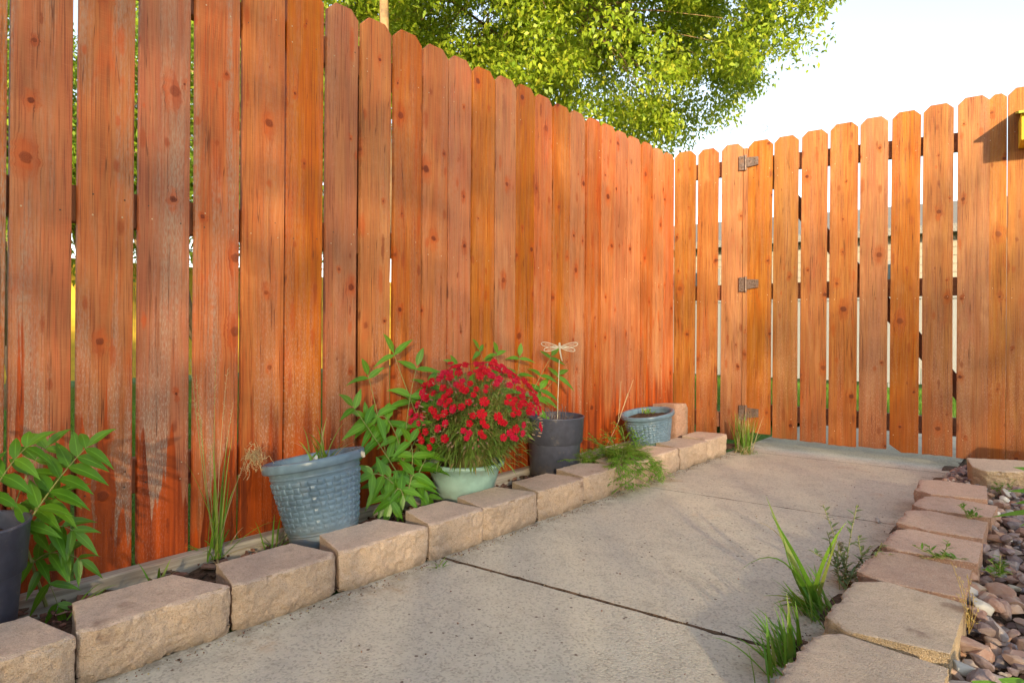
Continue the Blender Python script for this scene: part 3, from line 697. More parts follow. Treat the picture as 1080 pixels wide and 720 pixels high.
o = t.children[0]; tx = bpy.data.textures.new('dents', 'CLOUDS'); tx.noise_scale = .035; dm = o.modifiers.new('dents', 'DISPLACE'); dm.texture = tx; dm.strength = .003; dm.texture_coords = 'LOCAL'

# ------------------------------------------------------------------ small plants
def dirv(az, el): return Vector((math.cos(el)*math.cos(az), math.cos(el)*math.sin(az), math.sin(el)))
CAMR = Vector((math.cos(YAW), math.sin(YAW), 0)); CAMF = Vector((-math.sin(YAW), math.cos(YAW), 0))
def compound(b, pts, n, L, W, rnd, rad=.0016, term=True, splay=1.0, face=None):
    """rachis through pts with opposite leaflets"""
    pts = [Vector(p) for p in pts]; m_ = 10; path_ = []
    for i in range(m_+1):
        t = i/m_
        if len(pts) == 3: p = pts[0]*(1-t)**2 + pts[1]*2*t*(1-t) + pts[2]*t*t
        else: p = pts[0].lerp(pts[1], t)
        path_.append(p)
    b.tube(path_, [rad*(1-.6*i/m_) for i in range(m_+1)], 5, 1)
    up = face or Vector((.25, -.35, .9))
    for k in range(n):
        t = .22 + .74*k/max(1, n-1); i = min(m_-1, int(t*m_)); p = path_[i].lerp(path_[i+1], t*m_-i); tg = (path_[i+1]-path_[i]).normalized()
        sd_ = tg.cross(up).normalized()
        sc = .75 + .35*math.sin(math.pi*(t*.9))
        for s_ in (-1, 1):
            d = (tg*.55*splay + sd_*s_ + Vector((rnd.uniform(-.12,.12), rnd.uniform(-.12,.12), rnd.uniform(-.28,.05)))).normalized()
            b.leaf(p, d, up + Vector((rnd.uniform(-.25,.25), rnd.uniform(-.25,.25), 0)), L*sc*rnd.uniform(.88,1.12)*1.05, W*1.08*sc*rnd.uniform(.9,1.1), rnd.uniform(.15,.4), rnd.uniform(.15,.4), 0, 5)
    if term: b.leaf(path_[-1], (path_[-1]-path_[-2]), up, L, W, .3, .2, 0, 5)
def plant_obj(name, label, cat, b, mats, group=None, base=None):
    """foliage and stems as two parts of one plant; the mesh is split by material slot"""
    root = thing(name, label, cat, base or b.v[0], 0, group); bx = Vector(root.location)
    part_names = {0: 'leaves', 1: 'stems', 2: 'dry_stalks', 3: 'dead_leaves'}
    for mi, mt in enumerate(mats):
        s = M(); idx = {}
        for f, m_ in zip(b.f, b.m):
            if m_ != mi: continue
            nf = []
            for q in f:
                if q not in idx: idx[q] = len(s.v); s.v.append(tuple(Vector(b.v[q]) - bx))
                nf.append(idx[q])
            s.f.append(tuple(nf)); s.m.append(0)
        s.mid = {idx[q] for q in b.mid if q in idx}; s.n = len(s.v)
        if s.f: s.build(part_names[mi], mt, root, mi == 0)
    return root

# ash-like seedling behind the near charcoal pot
rnd = random.Random(21); b = M()
FY = Vector((1, 0, .25))
base = Vector((-1.745, .40, .03))
def q3(px, py, X): return at(px, py, (X, 0, 0), (1, 0, 0))
b.tube([base, q3(22, 560, -1.72), q3(8, 520, -1.70)], [.004,.003,.002], 6, 1)
compound(b, [q3(5, 590, -1.66), q3(60, 500, -1.62), q3(93, 470, -1.60)], 7, .078, .030, rnd, .0022, True, 1., Vector((.55,-.3,.75)))
compound(b, [q3(-20, 545, -1.68), q3(5, 490, -1.64), q3(30, 470, -1.62)], 4, .07, .028, rnd, .002, True, 1., Vector((.55,-.3,.75)))
compound(b, [q3(20, 570, -1.73), q3(60, 545, -1.70), q3(78, 560, -1.68)], 4, .065, .027, rnd, .002, True, 1., Vector((.6,-.3,.7)))
compound(b, [q3(25, 585, -1.74), q3(45, 590, -1.72), q3(62, 640, -1.70)], 4, .05, .022, rnd, .0018, True, 1., Vector((.7,-.3,.6)))
compound(b, [q3(30, 600, -1.74), q3(50, 570, -1.70), q3(85, 590, -1.70)], 4, .06, .026, rnd, .0018, True, 1., Vector((.6,-.3,.7)))
compound(b, [q3(10, 560, -1.72), q3(20, 500, -1.70), q3(50, 470, -1.70)], 5, .07, .028, rnd, .0018, True, 1., Vector((.55,-.3,.75)))
compound(b, [q3(14, 560, -1.70), q3(40, 530, -1.66), q3(60, 520, -1.66)], 4, .07, .028, rnd, .0018, True, 1., Vector((.55,-.3,.75)))
compound(b, [q3(-10, 520, -1.70), q3(-30, 470, -1.64), q3(-60, 460, -1.62)], 5, .07, .028, rnd, .0018, True, 1., Vector((.55,-.3,.75)))
plant_obj('ash_seedling', 'leafy green seedling with long compound leaves behind the charcoal pot at far left', 'plant', b, [L_PLANT, STEM], None, base)

# climbing seedling between blue pot and teal bowl
rnd = random.Random(22); b = M(); base = Vector((-1.735, 1.50, .03))
def st(*a, X=-1.72): return [q3(px, py, X) for px, py in a]
for (pts, X, n_, L_, W_) in [
    ([(415,520),(400,440),(388,395)], -1.73, 3, .085, .030), ([(425,520),(425,440),(440,385)], -1.72, 4, .095, .034),
    ([(420,500),(395,460),(372,428)], -1.70, 4, .085, .032), ([(430,520),(440,460),(462,440)], -1.70, 3, .08, .032),
    ([(425,520),(415,490),(400,512)], -1.66, 3, .075, .036), ([(425,522),(405,495),(392,500)], -1.64, 3, .07, .034), ([(430,522),(435,490),(440,505)], -1.61, 3, .075, .036), ([(425,522),(420,505),(412,530)], -1.60, 2, .07, .034), ([(428,490),(400,450),(385,440)], -1.72, 4, .08, .030), ([(430,480),(450,440),(458,425)], -1.73, 4, .08, .030), ([(428,520),(440,480),(432,465)], -1.66, 3, .085, .034), ([(430,525),(445,490),(452,478)], -1.66, 3, .085, .038),
    ([(420,525),(430,500),(425,520)], -1.62, 2, .08, .036), ([(430,520),(445,505),(452,525)], -1.64, 3, .07, .034),
    ([(425,480),(410,430),(398,440)], -1.72, 3, .09, .036), ([(440,440),(425,400),(415,372)], -1.74, 2, .11, .03),
    ([(428,525),(415,508),(408,525)], -1.63, 2, .07, .034), ([(430,470),(440,430),(452,405)], -1.73, 3, .085, .032)]:
    compound(b, st(*pts, X=X), n_, L_, W_, rnd, .0024, True, .9, Vector((.65,-.3,.6)))
plant_obj('vine_seedling', 'bright green leafy seedling climbing the fence between the blue pot and teal bowl', 'plant', b, [L_PLANT, STEM], None, base)
# seedling behind the dianthus
rnd = random.Random(23); b = M(); base = Vector((-1.76, 1.90, .03))
for (pts, X, n_, L_, W_) in [([(530,480),(520,400),(505,368)], -1.75, 5, .075, .026), ([(530,480),(545,420),(548,375)], -1.75, 5, .08, .032), ([(540,470),(560,410),(582,375)], -1.72, 4, .08, .034),
    ([(540,470),(565,420),(590,395)], -1.72, 3, .085, .036), ([(530,470),(560,430),(570,410)], -1.7, 3, .09, .04), ([(525,470),(500,400),(480,385)], -1.75, 3, .08, .03), ([(530,480),(530,400),(524,372)], -1.72, 4, .07, .03)]:
    compound(b, st(*pts, X=X), n_, L_, W_, rnd, .002, True, .8, Vector((.6,-.3,.7)))
plant_obj('leafy_weed', 'loose green leafy plant standing behind the red flowers and before the fence', 'plant', b, [L_PLANT, STEM], None, base)

# tall grass weed with seed heads left of the blue pot
rnd = random.Random(24); b = M(); base = Vector((-1.755, .79, .03))
for k in range(17):
    az = rnd.uniform(0, 6.28); el = R(rnd.uniform(55, 88)); L = rnd.uniform(.12, .40)
    b.blade(base + Vector((rnd.gauss(0,.008), rnd.gauss(0,.014), 0)), dirv(az, el) if k > 8 else Vector((rnd.uniform(-.02,.08), rnd.uniform(-.1,.35), 1)), L, rnd.uniform(.004, .0075), rnd.uniform(.05, .6), 8, 0, rnd.uniform(-1, 1))
for k in range(16):
    az = rnd.uniform(0, 6.28); b.blade(base + Vector((0, rnd.gauss(0,.02), 0)), dirv(az, R(rnd.uniform(10, 45))), rnd.uniform(.07, .2), .004, rnd.uniform(.5, 1.2), 7, rnd.choice((0, 3)))
for (tx_, ty_) in ((201, 380), (207, 395), (228, 375), (246, 425), (222, 470), (212, 440), (262, 478), (240, 390)):
    tip = q3(tx_, ty_, -1.735 if tx_ < 250 else -1.70); mid = base.lerp(tip, .5) + Vector((0, -.012, .02))
    P_ = [base*(1-t)**2 + mid*2*t*(1-t) + tip*t*t for t in [i/9 for i in range(10)]]
    b.tube(P_, [.0016-.0011*i/9 for i in range(10)], 4, 1 if tx_ < 230 else 3)
    for j in range(26):
        t = rnd.uniform(.72, 1.0); p = base*(1-t)**2 + mid*2*t*(1-t) + tip*t*t; d = Vector((rnd.uniform(-.6,.6), rnd.uniform(-.6,.6), rnd.uniform(.3,1)))
        b.leaf(p, d, (1,0,0), rnd.uniform(.005, .011), .0018, .1, .1, 2, 2)
plant_obj('grass_weed', 'tall thin grass weed with straw seed heads growing against the red pickets', 'weed', b, [L_GRASS, STEM, L_DRY, L_DRY], None, base)

# low grass at the timber
def tuft(name, label, base, n, Lr, Wd, elr, bend, seed, mats=(L_GRASS, STEM, L_DRY, L_DRY), dry=.1, spread=.012, group=None, azr=(0, 6.28)):
    rnd = random.Random(seed); b = M()
    for k in range(n):
        b.blade(Vector(base)+Vector((rnd.gauss(0,spread), rnd.gauss(0,spread), 0)), dirv(rnd.uniform(*azr), R(rnd.uniform(*elr))), rnd.uniform(*Lr), rnd.uniform(*Wd), rnd.uniform(*bend), 7, 3 if rnd.random() < dry else 0, rnd.uniform(-.8, .8))
    return plant_obj(name, label, 'grass', b, list(mats), group, Vector(base))
tuft('grass_tuft', 'sparse low grass sprouting from the timber left of the blue pot', (-1.70, .93, .03), 11, (.05, .13), (.003, .006), (15, 75), (.3, 1.), 31)
tuft('grass_tuft', 'small sprout on the timber in front of the second and third red pickets', (-1.70, .62, .03), 10, (.03, .09), (.004, .008), (20, 70), (.3, .9), 32)
tuft('grass_tuft', 'few long grass blades lying behind the block at far left', (-1.62, .42, .03), 5, (.08, .15), (.004, .006), (25, 50), (.6, 1.2), 33, azr=(1.0, 2.2))
tuft('pot_grass', 'light green grass clump growing in the large blue pot', (-1.668, 1.05, .262), 18, (.06, .15), (.005, .009), (40, 80), (.3, 1.1), 34, spread=.022)
tuft('pot_grass', 'small light green sprout growing in the tilted small blue pot', (-1.63, 2.98, .232), 16, (.03, .05), (.005, .008), (40, 85), (.2, .8), 35, spread=.014)
gp = Vector((-1.31, 3.50, 0)) 
tuft('grass_tuft', 'fine upright grass tuft at the gate hinge beside the last tan block', gp, 150, (.10, .23), (.0025, .005), (60, 89), (.05, .5), 36, dry=.2, spread=.02)
tuft('grass_tuft', 'low pale grass spilling at the foot of the hinge tuft', gp+Vector((.03,-.06,0)), 60, (.04, .09), (.002, .004), (20, 70), (.3, 1.), 37, dry=.5, spread=.025)
tuft('grass_tuft', 'tiny green sprout at the block end of the long path joint', atz(463, 598, .0), 7, (.02, .05), (.003, .005), (20, 60), (.3, 1.), 38, spread=.008)

# roots hanging at the rim of the blue pot
rnd = random.Random(41); b = M(); c = q3(268, 478, -1.71)
for k in range(70):
    p = c + Vector((rnd.gauss(0,.006), rnd.gauss(0,.010), rnd.gauss(0,.016))); pts = [p]
    for j in range(5):
        p = p + Vector((rnd.uniform(-.006,.008), rnd.uniform(-.011,.011), rnd.uniform(-.016,.008))); pts.append(p)
    b.tube(pts, [.0009,.0008,.0007,.0006,.0005,.0004], 3)
o = b.build('root_tangle', L_DRY); tag(o, 'dry tangle of brown roots hanging at the left rim of the blue pot', 'roots')

# twigs in the charcoal pot
rnd = random.Random(42); b = M(); DRYT = simple('dead_twig', (.17,.12,.11), .9)
for k in range(26):
    a = rnd.uniform(0, 6.28); rr_ = rnd.uniform(0, .085); p = Vector((dpos.x+rr_*math.cos(a), dpos.y+rr_*math.sin(a), .255)); q = p + Vector((rnd.uniform(-.012,.012), rnd.uniform(-.012,.012), rnd.uniform(.035,.085)))
    b.tube([p, p.lerp(q,.5)+Vector((rnd.uniform(-.004,.004),0,0)), q], [.0025,.002,.0012], 5)
    for j in range(9):
        s_ = p.lerp(q, rnd.uniform(.35, 1)); b.leaf(s_, (rnd.uniform(-1,1), rnd.uniform(-1,1), rnd.uniform(-.2,.9)), (0,0,1), .012, .005, .3, .3, 0, 2)
o = b.build('dead_plant', DRYT); tag(o, 'short dead brown twigs standing in the charcoal grey pot', 'dead plant')

# dragonfly stake
dr = thing('dragonfly_stake', 'cream metal dragonfly ornament on a thin rod in the charcoal grey pot', 'garden stake', (dpos.x+.03, dpos.y-.02, .22))
X0 = dpos.x+.03; tip = q3(590, 366, X0); loc = Vector(dr.location)
b = M(); b.tube([(0,0,0), (0,.003,.15), tip-loc+Vector((0,0,-.055))], .0016, 6); b.build('rod', CREAM, dr)
def local(rx, rz_): return (tip - loc) + CAMR*rx + Vector((0,0,rz_)) - CAMF*.004
b = M(); b.tube([local(0,.012), local(.001,.004), local(.002,-.015), local(.008,-.045), local(.013,-.060)], [.005,.0055,.004,.0028,.002], 8); b.tube([local(0,.011), local(0,.0165), local(0,.020)], [.003,.006,.002], 8); b.build('body', CREAM, dr, True)
for s_ in (-1, 1):
    for (ax, az_, L_, W_) in ((.97, .20, .078, .020), (.97, -.20, .066, .018)):
        b = M(); ln = Vector((s_*ax, az_)); pr = Vector((-ln.y, ln.x)); pts = []
        for k in range(25):
            a = 2*math.pi*k/24; u = (1-math.cos(a))/2*L_; v_ = math.sin(a)*W_/2*(.5+.7*u/L_)
            pts.append(local(s_*.003+ln.x*u+pr.x*v_, ln.y*u+pr.y*v_))
        b.tube(pts, .0019, 5, 0, False)
        mid = [local(s_*.003+ln.x*u, ln.y*u) for u in (0, L_*.35, L_*.8)]; b.tube(mid, .0014, 5)
        b.build('wing', CREAM, dr, True)

# dianthus
rnd = random.Random(50); dc = Vector((-1.60, 1.665, .335)); RX, RZ_ = .228, .205
root = thing('dianthus', 'rounded mound of crimson red flowers over narrow olive green leaves in the teal bowl', 'flowering plant', (-1.645, 1.66, .165))
bx = Vector(root.location)
lv = M(); stm = M()
def dome():
    a = rnd.uniform(0, 6.28); e = math.asin(rnd.uniform(-.30, 1)); return dirv(a, e)
for k in range(330):
    d = dome(); rr_ = rnd.uniform(.6, .98); tip = dc + Vector((d.x*RX*rr_, d.y*RX*rr_, d.z*RZ_*rr_)) - bx; bs = Vector((d.x*.06, d.y*.06, -.01))
    tip.x = max(tip.x, -1.785-bx.x)
    m_ = bs.lerp(tip, .5) + Vector((0,0,.04)); P_ = [bs*(1-t)**2 + m_*2*t*(1-t) + tip*t*t for t in [i/6 for i in range(7)]]
    stm.tube(P_, .0008, 3)
    for j in range(24):
        t = rnd.uniform(.3, 1); p = bs*(1-t)**2 + m_*2*t*(1-t) + tip*t*t
        dd = (d*.6 + Vector((rnd.uniform(-1,1), rnd.uniform(-1,1), rnd.uniform(-.7,.8)))).normalized()
        lv.leaf(p, dd, (rnd.uniform(-.5,.5), rnd.uniform(-.5,.5), 1), rnd.uniform(.022,.042), rnd.uniform(.005,.009), .3, .3, 0, 2)
for k in range(420):                                   # broader leaves low in the mound
    a = rnd.uniform(0, 6.28); q = rnd.uniform(.5, 1.); p = Vector((-1.63+.20*q*math.cos(a), 1.66+.20*q*math.sin(a), rnd.uniform(.20,.34)))-bx; p.x = max(p.x, -1.78-bx.x)
    lv.leaf(p, (math.cos(a)+rnd.uniform(-.5,.5), math.sin(a)+rnd.uniform(-.5,.5), rnd.uniform(-.6,.6)), (0,0,1), rnd.uniform(.03,.055), rnd.uniform(.009,.014), .4, .3, 0, 3)
for k in range(160):                                   # leaves spilling over the rim
    a = rnd.uniform(0, 6.28); p = Vector((-1.655+.14*math.cos(a), 1.655+.14*math.sin(a), rnd.uniform(.19,.26)))-bx
    lv.leaf(p, (math.cos(a), math.sin(a), rnd.uniform(-.9,.3)), (0,0,1), rnd.uniform(.03,.05), .008, .4, .3, 0, 2)
lv.build('leaves', L_OLIVE, root); stm.build('stems', STEM, root)
fm_ = []
for q in range(5):
    f = M()
    for h_ in range(1, 1+(1, 2, 3, 2, 3)[q]):
        c0 = Vector((rnd.uniform(-.026,.026), rnd.uniform(-.026,.026), rnd.uniform(-.006,.006))) if h_ > 1 else Vector((0,0,0)); R_ = rnd.uniform(.010, .0155)
        for k in range(5):
            a = 2*math.pi*k/5 + rnd.uniform(-.1,.1); wv = [c0]
            for j in range(5):
                aa = a + (j-2)*.30; rr_ = R_*(1. + (.12 if j % 2 else -.04)) * (1 if j in (1,2,3) else .86); wv.append(c0 + Vector((rr_*math.cos(aa), rr_*math.sin(aa), R_*.28 - .002*(j%2))))
            f.add(wv, [(0,1,2),(0,2,3),(0,3,4),(0,4,5)])
    me = f.build('flower', PETAL); fm_.append(me.data); bpy.data.objects.remove(me)
fl_n = 0; pts_ = []
tries = 0
while fl_n < 98 and tries < 6000:
    tries += 1; d = dome()
    if d.z < -.2 or d.dot(-CAMF*.8 + Vector((0,0,.35))) < -.1: continue
    # thinner bloom low on the left, dense to the top right as in the photo
    side_ = d.dot(CAMR); dens = .42 + .35*max(0, d.z) + .25*max(0, side_)
    if rnd.random() > dens: continue
    p = dc + Vector((d.x*RX*1.03, d.y*RX*1.03, d.z*RZ_*1.03)); p.x = max(p.x, -1.78)
    if pts_ and min((p-q_).length for q_ in pts_) < .024: continue
    pts_.append(p); o = bpy.data.objects.new('flower', fm_[fl_n % 5]); COL.objects.link(o); o.parent = root; o.location = p - bx
    nrm = (d*.9 - CAMF*.45 + Vector((rnd.uniform(-.35,.35), rnd.uniform(-.35,.35), rnd.uniform(-.1,.4)))).normalized()
    o.rotation_euler = nrm.to_track_quat('Z', 'Y').to_euler(); sc = rnd.uniform(.7, 1.15); o.scale = (sc, sc, sc); fl_n += 1
bd = M()
for k in range(150):                                   # closed buds and spent flower heads
    d = dome(); p = dc + Vector((d.x*RX*1.0, d.y*RX*1.0, d.z*RZ_*1.0)) - bx; p.x = max(p.x, -1.785-bx.x)
    bd.tube([p, p+d*.012], [.0028, .0018], 5)
tag(bd.build('buds', simple('bud_husk', (.30,.20,.13), .7, second=(.45,.02,.05)), root), kind='stuff')

# trailing feathery weed over the blocks
rnd = random.Random(61); b = M(); base = Vector((-1.56, 2.45, .04))
def feather(b, pts, L, rnd, n=9, rad=.0015, mi=1):
    pts = [Vector(p) for p in pts]; m_ = 10; P_ = [pts[0]*(1-t)**2 + pts[1]*2*t*(1-t) + pts[2]*t*t for t in [i/m_ for i in range(m_+1)]]
    b.tube(P_, [rad*(1-.6*i/m_) for i in range(m_+1)], 4, mi)
    for k in range(n):
        t = .15+.85*k/n; i = min(m_-1, int(t*m_)); p = P_[i].lerp(P_[i+1], t*m_-i); tg = (P_[i+1]-P_[i]).normalized()
        for s_ in (-1, 1):
            sd_ = tg.cross(Vector((rnd.uniform(-.3,.3), rnd.uniform(-.3,.3), 1))).normalized()*s_; l_ = L*rnd.uniform(.6,1.1)
            d = (tg*.6+sd_+Vector((0,0,rnd.uniform(-.3,.5)))).normalized(); q = p + d*l_
            b.tube([p, q], .0006, 3, 0)
            for j in range(3):
                s0 = p.lerp(q, .3+.35*j)
                for s2 in (-1, 1): b.leaf(s0, d + d.cross(Vector((0,0,1)))*s2*.8, (0,0,1), l_*.55, l_*.24, .2, .2, 0, 2)
# upright part beside the pot
for (a_, m2, t_, X) in [((655,490),(640,470),(622,462),-1.6), ((660,490),(660,460),(655,448),-1.6), ((655,490),(650,470),(640,455),-1.58), ((660,490),(680,470),(672,455),-1.58), ((650,490),(630,480),(618,478),-1.62), ((660,485),(665,468),(690,470),-1.52),((655,490),(636,470),(634,468),-1.65)]:
    feather(b, [q3(*a_, X), q3(*m2, X), q3(*t_, X)], .05, rnd, 10)
for (m2, t_) in [((660,470),(655,520)), ((680,468),(700,500)), ((665,468),(672,522)), ((690,470),(703,508)), ((650,475),(662,505)), ((675,470),(685,505)), ((670,468),(650,498))]:
    p0 = Vector((-1.53, 2.48, .10)); pm = q3(*m2, -1.40); pt_ = q3(*t_, -1.31); pt_.z = max(pt_.z, .006)
    feather(b, [p0, pm + Vector((0,0,.03)), pt_], .048, rnd, 12)
    feather(b, [p0+Vector((rnd.uniform(-.02,.05), rnd.uniform(-.05,.05), 0)), pm + Vector((rnd.uniform(-.03,.03), rnd.uniform(-.05,.05), .02)), pt_ + Vector((rnd.uniform(-.03,.0), rnd.uniform(-.05,.05), .01))], .045, rnd, 11)
for k in range(14):
    feather(b, [base+Vector((0,rnd.uniform(-.25,.2),0)), base+Vector((.02,rnd.uniform(-.3,.2),.08)), base+Vector((.03,rnd.uniform(-.35,.2),.10))], .035, rnd, 8)
# dry seed stalks leaning to the left pot
for (t_, X) in (((655,402),-1.66), ((662,415),-1.66), ((668,400),-1.68)):
    P_ = [q3(640, 470, X), q3(652, 445, X), q3(*t_, X)]; b.tube(P_, .0013, 4, 2)
    for j in range(10): b.leaf(P_[1].lerp(P_[2], rnd.random()), (rnd.uniform(-1,1), rnd.uniform(-1,1), .4), (0,0,1), .01, .004, .2, .2, 2, 2)
plant_obj('feathery_weed', 'feathery green weed trailing over the tan blocks onto the path by the small blue pot', 'weed', b, [L_GRASS, STEM, L_DRY], None, base)

# big grass clump on the right, at the buff blocks
def grass_px(b, base, tipx, L, Wd, bend, rnd, mi=0): pass
rnd = random.Random(71); b = M(); base = Vector((-.42, 1.63, .0))
gz = lambda px, py, Y0: at(px, py, (0, Y0, 0), (0, 1, 0))
def blade_to(b, p0, pm, p1, W_, mi=0, seg=9):
    p0, pm, p1 = Vector(p0), Vector(pm), Vector(p1); vs = []
    for i in range(seg+1):
        t = i/seg; p = p0*(1-t)**2 + pm*2*t*(1-t) + p1*t*t; tg = ((pm-p0)*(1-t) + (p1-pm)*t).normalized()
        sd_ = tg.cross(CAMF + Vector((0,0,.15))).normalized(); nn = sd_.cross(tg)
        wd = W_*.5*(1-t**2)*(.5+.5*min(1, t*5)) + .0002
        vs += [p - sd_*wd + nn*wd*.4, p, p + sd_*wd + nn*wd*.4]
    fs = []
    for i in range(seg): a = i*3; fs += [(a,a+1,a+4,a+3),(a+1,a+2,a+5,a+4)]
    b.add(vs, fs, mi)
for (m2, t_, W_) in [((835,590),(808,523),.015), ((850,600),(812,540),.012), ((868,580),(893,550),.012), ((872,600),(885,560),.010), ((830,560),(782,600),.004), ((840,600),(834,600),.012), ((838,625),(815,637),.008),
    ((830,630),(812,655),.006), ((842,610),(833,590),.012), ((840,625),(805,628),.005), ((850,620),(838,598),.014), ((830,600),(825,560),.004), ((845,630),(812,642),.008), ((835,560),(800,550),.003), ((850,640),(825,630),.010), ((846,640),(826,612),.010)]:
    b0 = gz(862+rnd.uniform(-8,6), 642+rnd.uniform(-10,8), 1.63); b0.z = max(0, b0.z-.02)
    blade_to(b, b0, gz(*m2, 1.60+rnd.uniform(-.05,.05)), gz(*t_, 1.56+rnd.uniform(-.08,.08)), W_, 0 if W_ > .0035 else 3)
for k in range(60):
    b.blade(base+Vector((rnd.gauss(0,.015), rnd.gauss(-.02,.035), 0)), dirv(rnd.uniform(2.3, 4.2), R(rnd.uniform(25, 80))), rnd.uniform(.05, .12), rnd.uniform(.004,.009), rnd.uniform(.4,1.1), 7, 0)
plant_obj('grass_clump', 'tall broad bladed green grass clump at the left corner of the large buff block', 'grass', b, [L_GRASS, STEM, L_DRY, L_DRY], None, base)
rnd = random.Random(72); b = M(); base = Vector((-.41, 1.36, .0))
for k in range(50):
    b.blade(base+Vector((rnd.gauss(0,.008), rnd.gauss(-.02,.045), 0)), dirv(rnd.uniform(2.1, 4.2), R(rnd.uniform(30, 88))), rnd.uniform(.06, .125), rnd.uniform(.005,.011), rnd.uniform(.4,1.2), 7, 0)
blade_to(b, base, gz(835,680,1.33), gz(832,645,1.30), .013)
blade_to(b, base+Vector((0,-.03,0)), gz(840,690,1.30), gz(829,660,1.28), .016)
plant_obj('grass_clump', 'low spreading grass clump at the joint of the two buff blocks, bottom right', 'grass', b, [L_GRASS, STEM, L_DRY, L_DRY], None, base)
# knotweed behind it
def sprig(b, p0, p1, n, L, W_, rnd, rad=.0011):
    p0, p1 = Vector(p0), Vector(p1); pm = p0.lerp(p1,.5) + Vector((rnd.uniform(-.01,.01), rnd.uniform(-.01,.01), rnd.uniform(0,.01)))
    P_ = [p0*(1-t)**2 + pm*2*t*(1-t) + p1*t*t for t in [i/8 for i in range(9)]]; b.tube(P_, rad, 4, 1)
    for k in range(n):
        t = .1+.9*k/n; i = min(7, int(t*8)); p = P_[i].lerp(P_[i+1], t*8-i); a = rnd.uniform(0, 6.28)
        b.leaf(p, (math.cos(a), math.sin(a), rnd.uniform(.2,.9)), (0,0,1), L*rnd.uniform(.6,1.2)*(1.1-t*.4), W_*rnd.uniform(.8,1.2), .15, .3, 0, 3)
rnd = random.Random(73); b = M(); base = Vector((-.41, 1.80, .0))
L_GREY = leafmat('greyish_leaf', (.14,.22,.09), (.24,.32,.15), (.36,.28,.22), .3)
for (t_) in [(868,532),(904,532),(885,570),(922,590),(940,583),(905,565),(872,560),(930,572),(890,585),(855,580),(946,600),(918,575)]:
    sprig(b, base+Vector((rnd.gauss(.0,.02), rnd.gauss(.03,.04), 0)), gz(*t_, 1.84+rnd.uniform(-.06,.08)), 20, .034, .013, rnd)
plant_obj('knotweed', 'small leaved upright weed growing between path and reddish block behind the grass clump', 'weed', b, [L_GREY, STEM], None, base)
# sprouts on and between right blocks
rnd = random.Random(74)
def weed(name, label, pts, z, L, W_, n, seed, mat=L_GRASS, cat='weed'):
    rnd = random.Random(seed); b = M(); base = atz(*pts[0], z)
    for (px, py, hh) in pts[1]: pass
for (lab, bp_, tips, z) in [('little green sprout on the joint of the middle reddish blocks', (992, 588), [(962,574),(980,575),(1000,570),(1010,590),(1020,596),(970,590)], .095),
        ('small sprout on the farthest reddish blocks of the right row', (1022, 545), [(1016,530),(1030,535),(1010,532),(1035,545)], .095),
        ('green weed in the gravel beside the reddish blocks', (1050, 606), [(1042,590),(1060,592),(1068,605),(1036,600),(1055,585),(1064,596)], .06),
        ('green weed by the crosswise buff block at the right foot of the gate', (1056, 520), [(1048,508),(1060,508),(1068,512),(1046,515),(1072,505),(1062,520),(1078,520)], .05)]:
    b = M(); base = atz(*bp_, z)
    for t_ in tips:
        d_ = ray(*t_); dist = (base-CAM).dot(CAMF)/d_.dot(CAMF); p1 = CAM + d_*dist; p1.z = max(p1.z, z-.005)
        sprig(b, base+Vector((rnd.gauss(0,.008), rnd.gauss(0,.008), 0)), p1, 7, .028, .010, rnd)
    plant_obj('sprout', lab, 'weed', b, [L_PLANT, STEM], None, base)
# golden seed spray
b = M(); base = atz(1022, 668, .045)
for t_ in [(1003,592),(1012,610),(1020,605),(1026,625),(1032,640),(1008,625),(1018,640),(1028,655),(1012,650)]:
    d_ = ray(*t_); dist = (base-CAM).dot(CAMF)/d_.dot(CAMF); p1 = CAM + d_*dist*.98
    pm = base.lerp(p1, .5)+Vector((.006, 0, .02)); P_ = [base*(1-t)**2 + pm*2*t*(1-t) + p1*t*t for t in [i/8 for i in range(9)]]; b.tube(P_, .0006, 4, 1)
    for j in range(16):
        q = P_[2+rnd.randrange(7)] + Vector((rnd.gauss(0,.004), rnd.gauss(0,.004), rnd.gauss(0,.004))); b.leaf(q, (rnd.uniform(-1,1), rnd.uniform(-1,1), .5), (0,0,1), .0055, .004, .1, .1, 2, 2)
plant_obj('seed_spray', 'fine golden seed stalks rising beside the large buff block', 'weed', b, [L_DRY, simple('gold_stem', (.5,.35,.12), .7), leafmat('gold_seed', (.60,.42,.14), (.75,.58,.25), None, .2)], None, base)
# broad leaves at right edge
b = M(); base = Vector((.20, 2.42, .03)); BL = leafmat('broad_leaf', (.12,.32,.03), (.22,.45,.06), None, .4)
for (s_, e_, W_) in [((1100,540),(1046,541),.030), ((1100,500),(1068,490),.03), ((1100,520),(1062,515),.03), ((1105,530),(1070,528),.035), ((1110,545),(1075,552),.03)]:
    Yp = 2.3; p0 = gz(*s_, Yp); p1 = gz(*e_, Yp); b.tube([base, base.lerp(p0,.5)+Vector((0,0,.03)), p0], .002, 5, 1); b.leaf(p0, p1-p0, (0,-.5,1), (p1-p0).length, W_, .1, .3, 0, 6)
plant_obj('broad_leaved_plant', 'plant with bright broad leaves reaching in at the right edge of the picture', 'plant', b, [BL, STEM], None, base)
b = M(); base = Vector((.02, 1.32, .03))
for (s_, e_, W_) in [((1060,740),(1030,714),.05), ((1085,735),(1058,712),.05), ((1110,740),(1082,715),.05)]:
    Yp = 1.28; p0 = gz(*s_, Yp); p1 = gz(*e_, Yp); b.tube([base, p0], .002, 5, 1); b.leaf(p0, p1-p0, (0,-.5,1), (p1-p0).length*1.2, W_, .25, .3, 0, 6)
plant_obj('broad_leaved_plant', 'green leaves of a plant just showing at the bottom right corner over the gravel', 'plant', b, [BL, STEM], None, base)

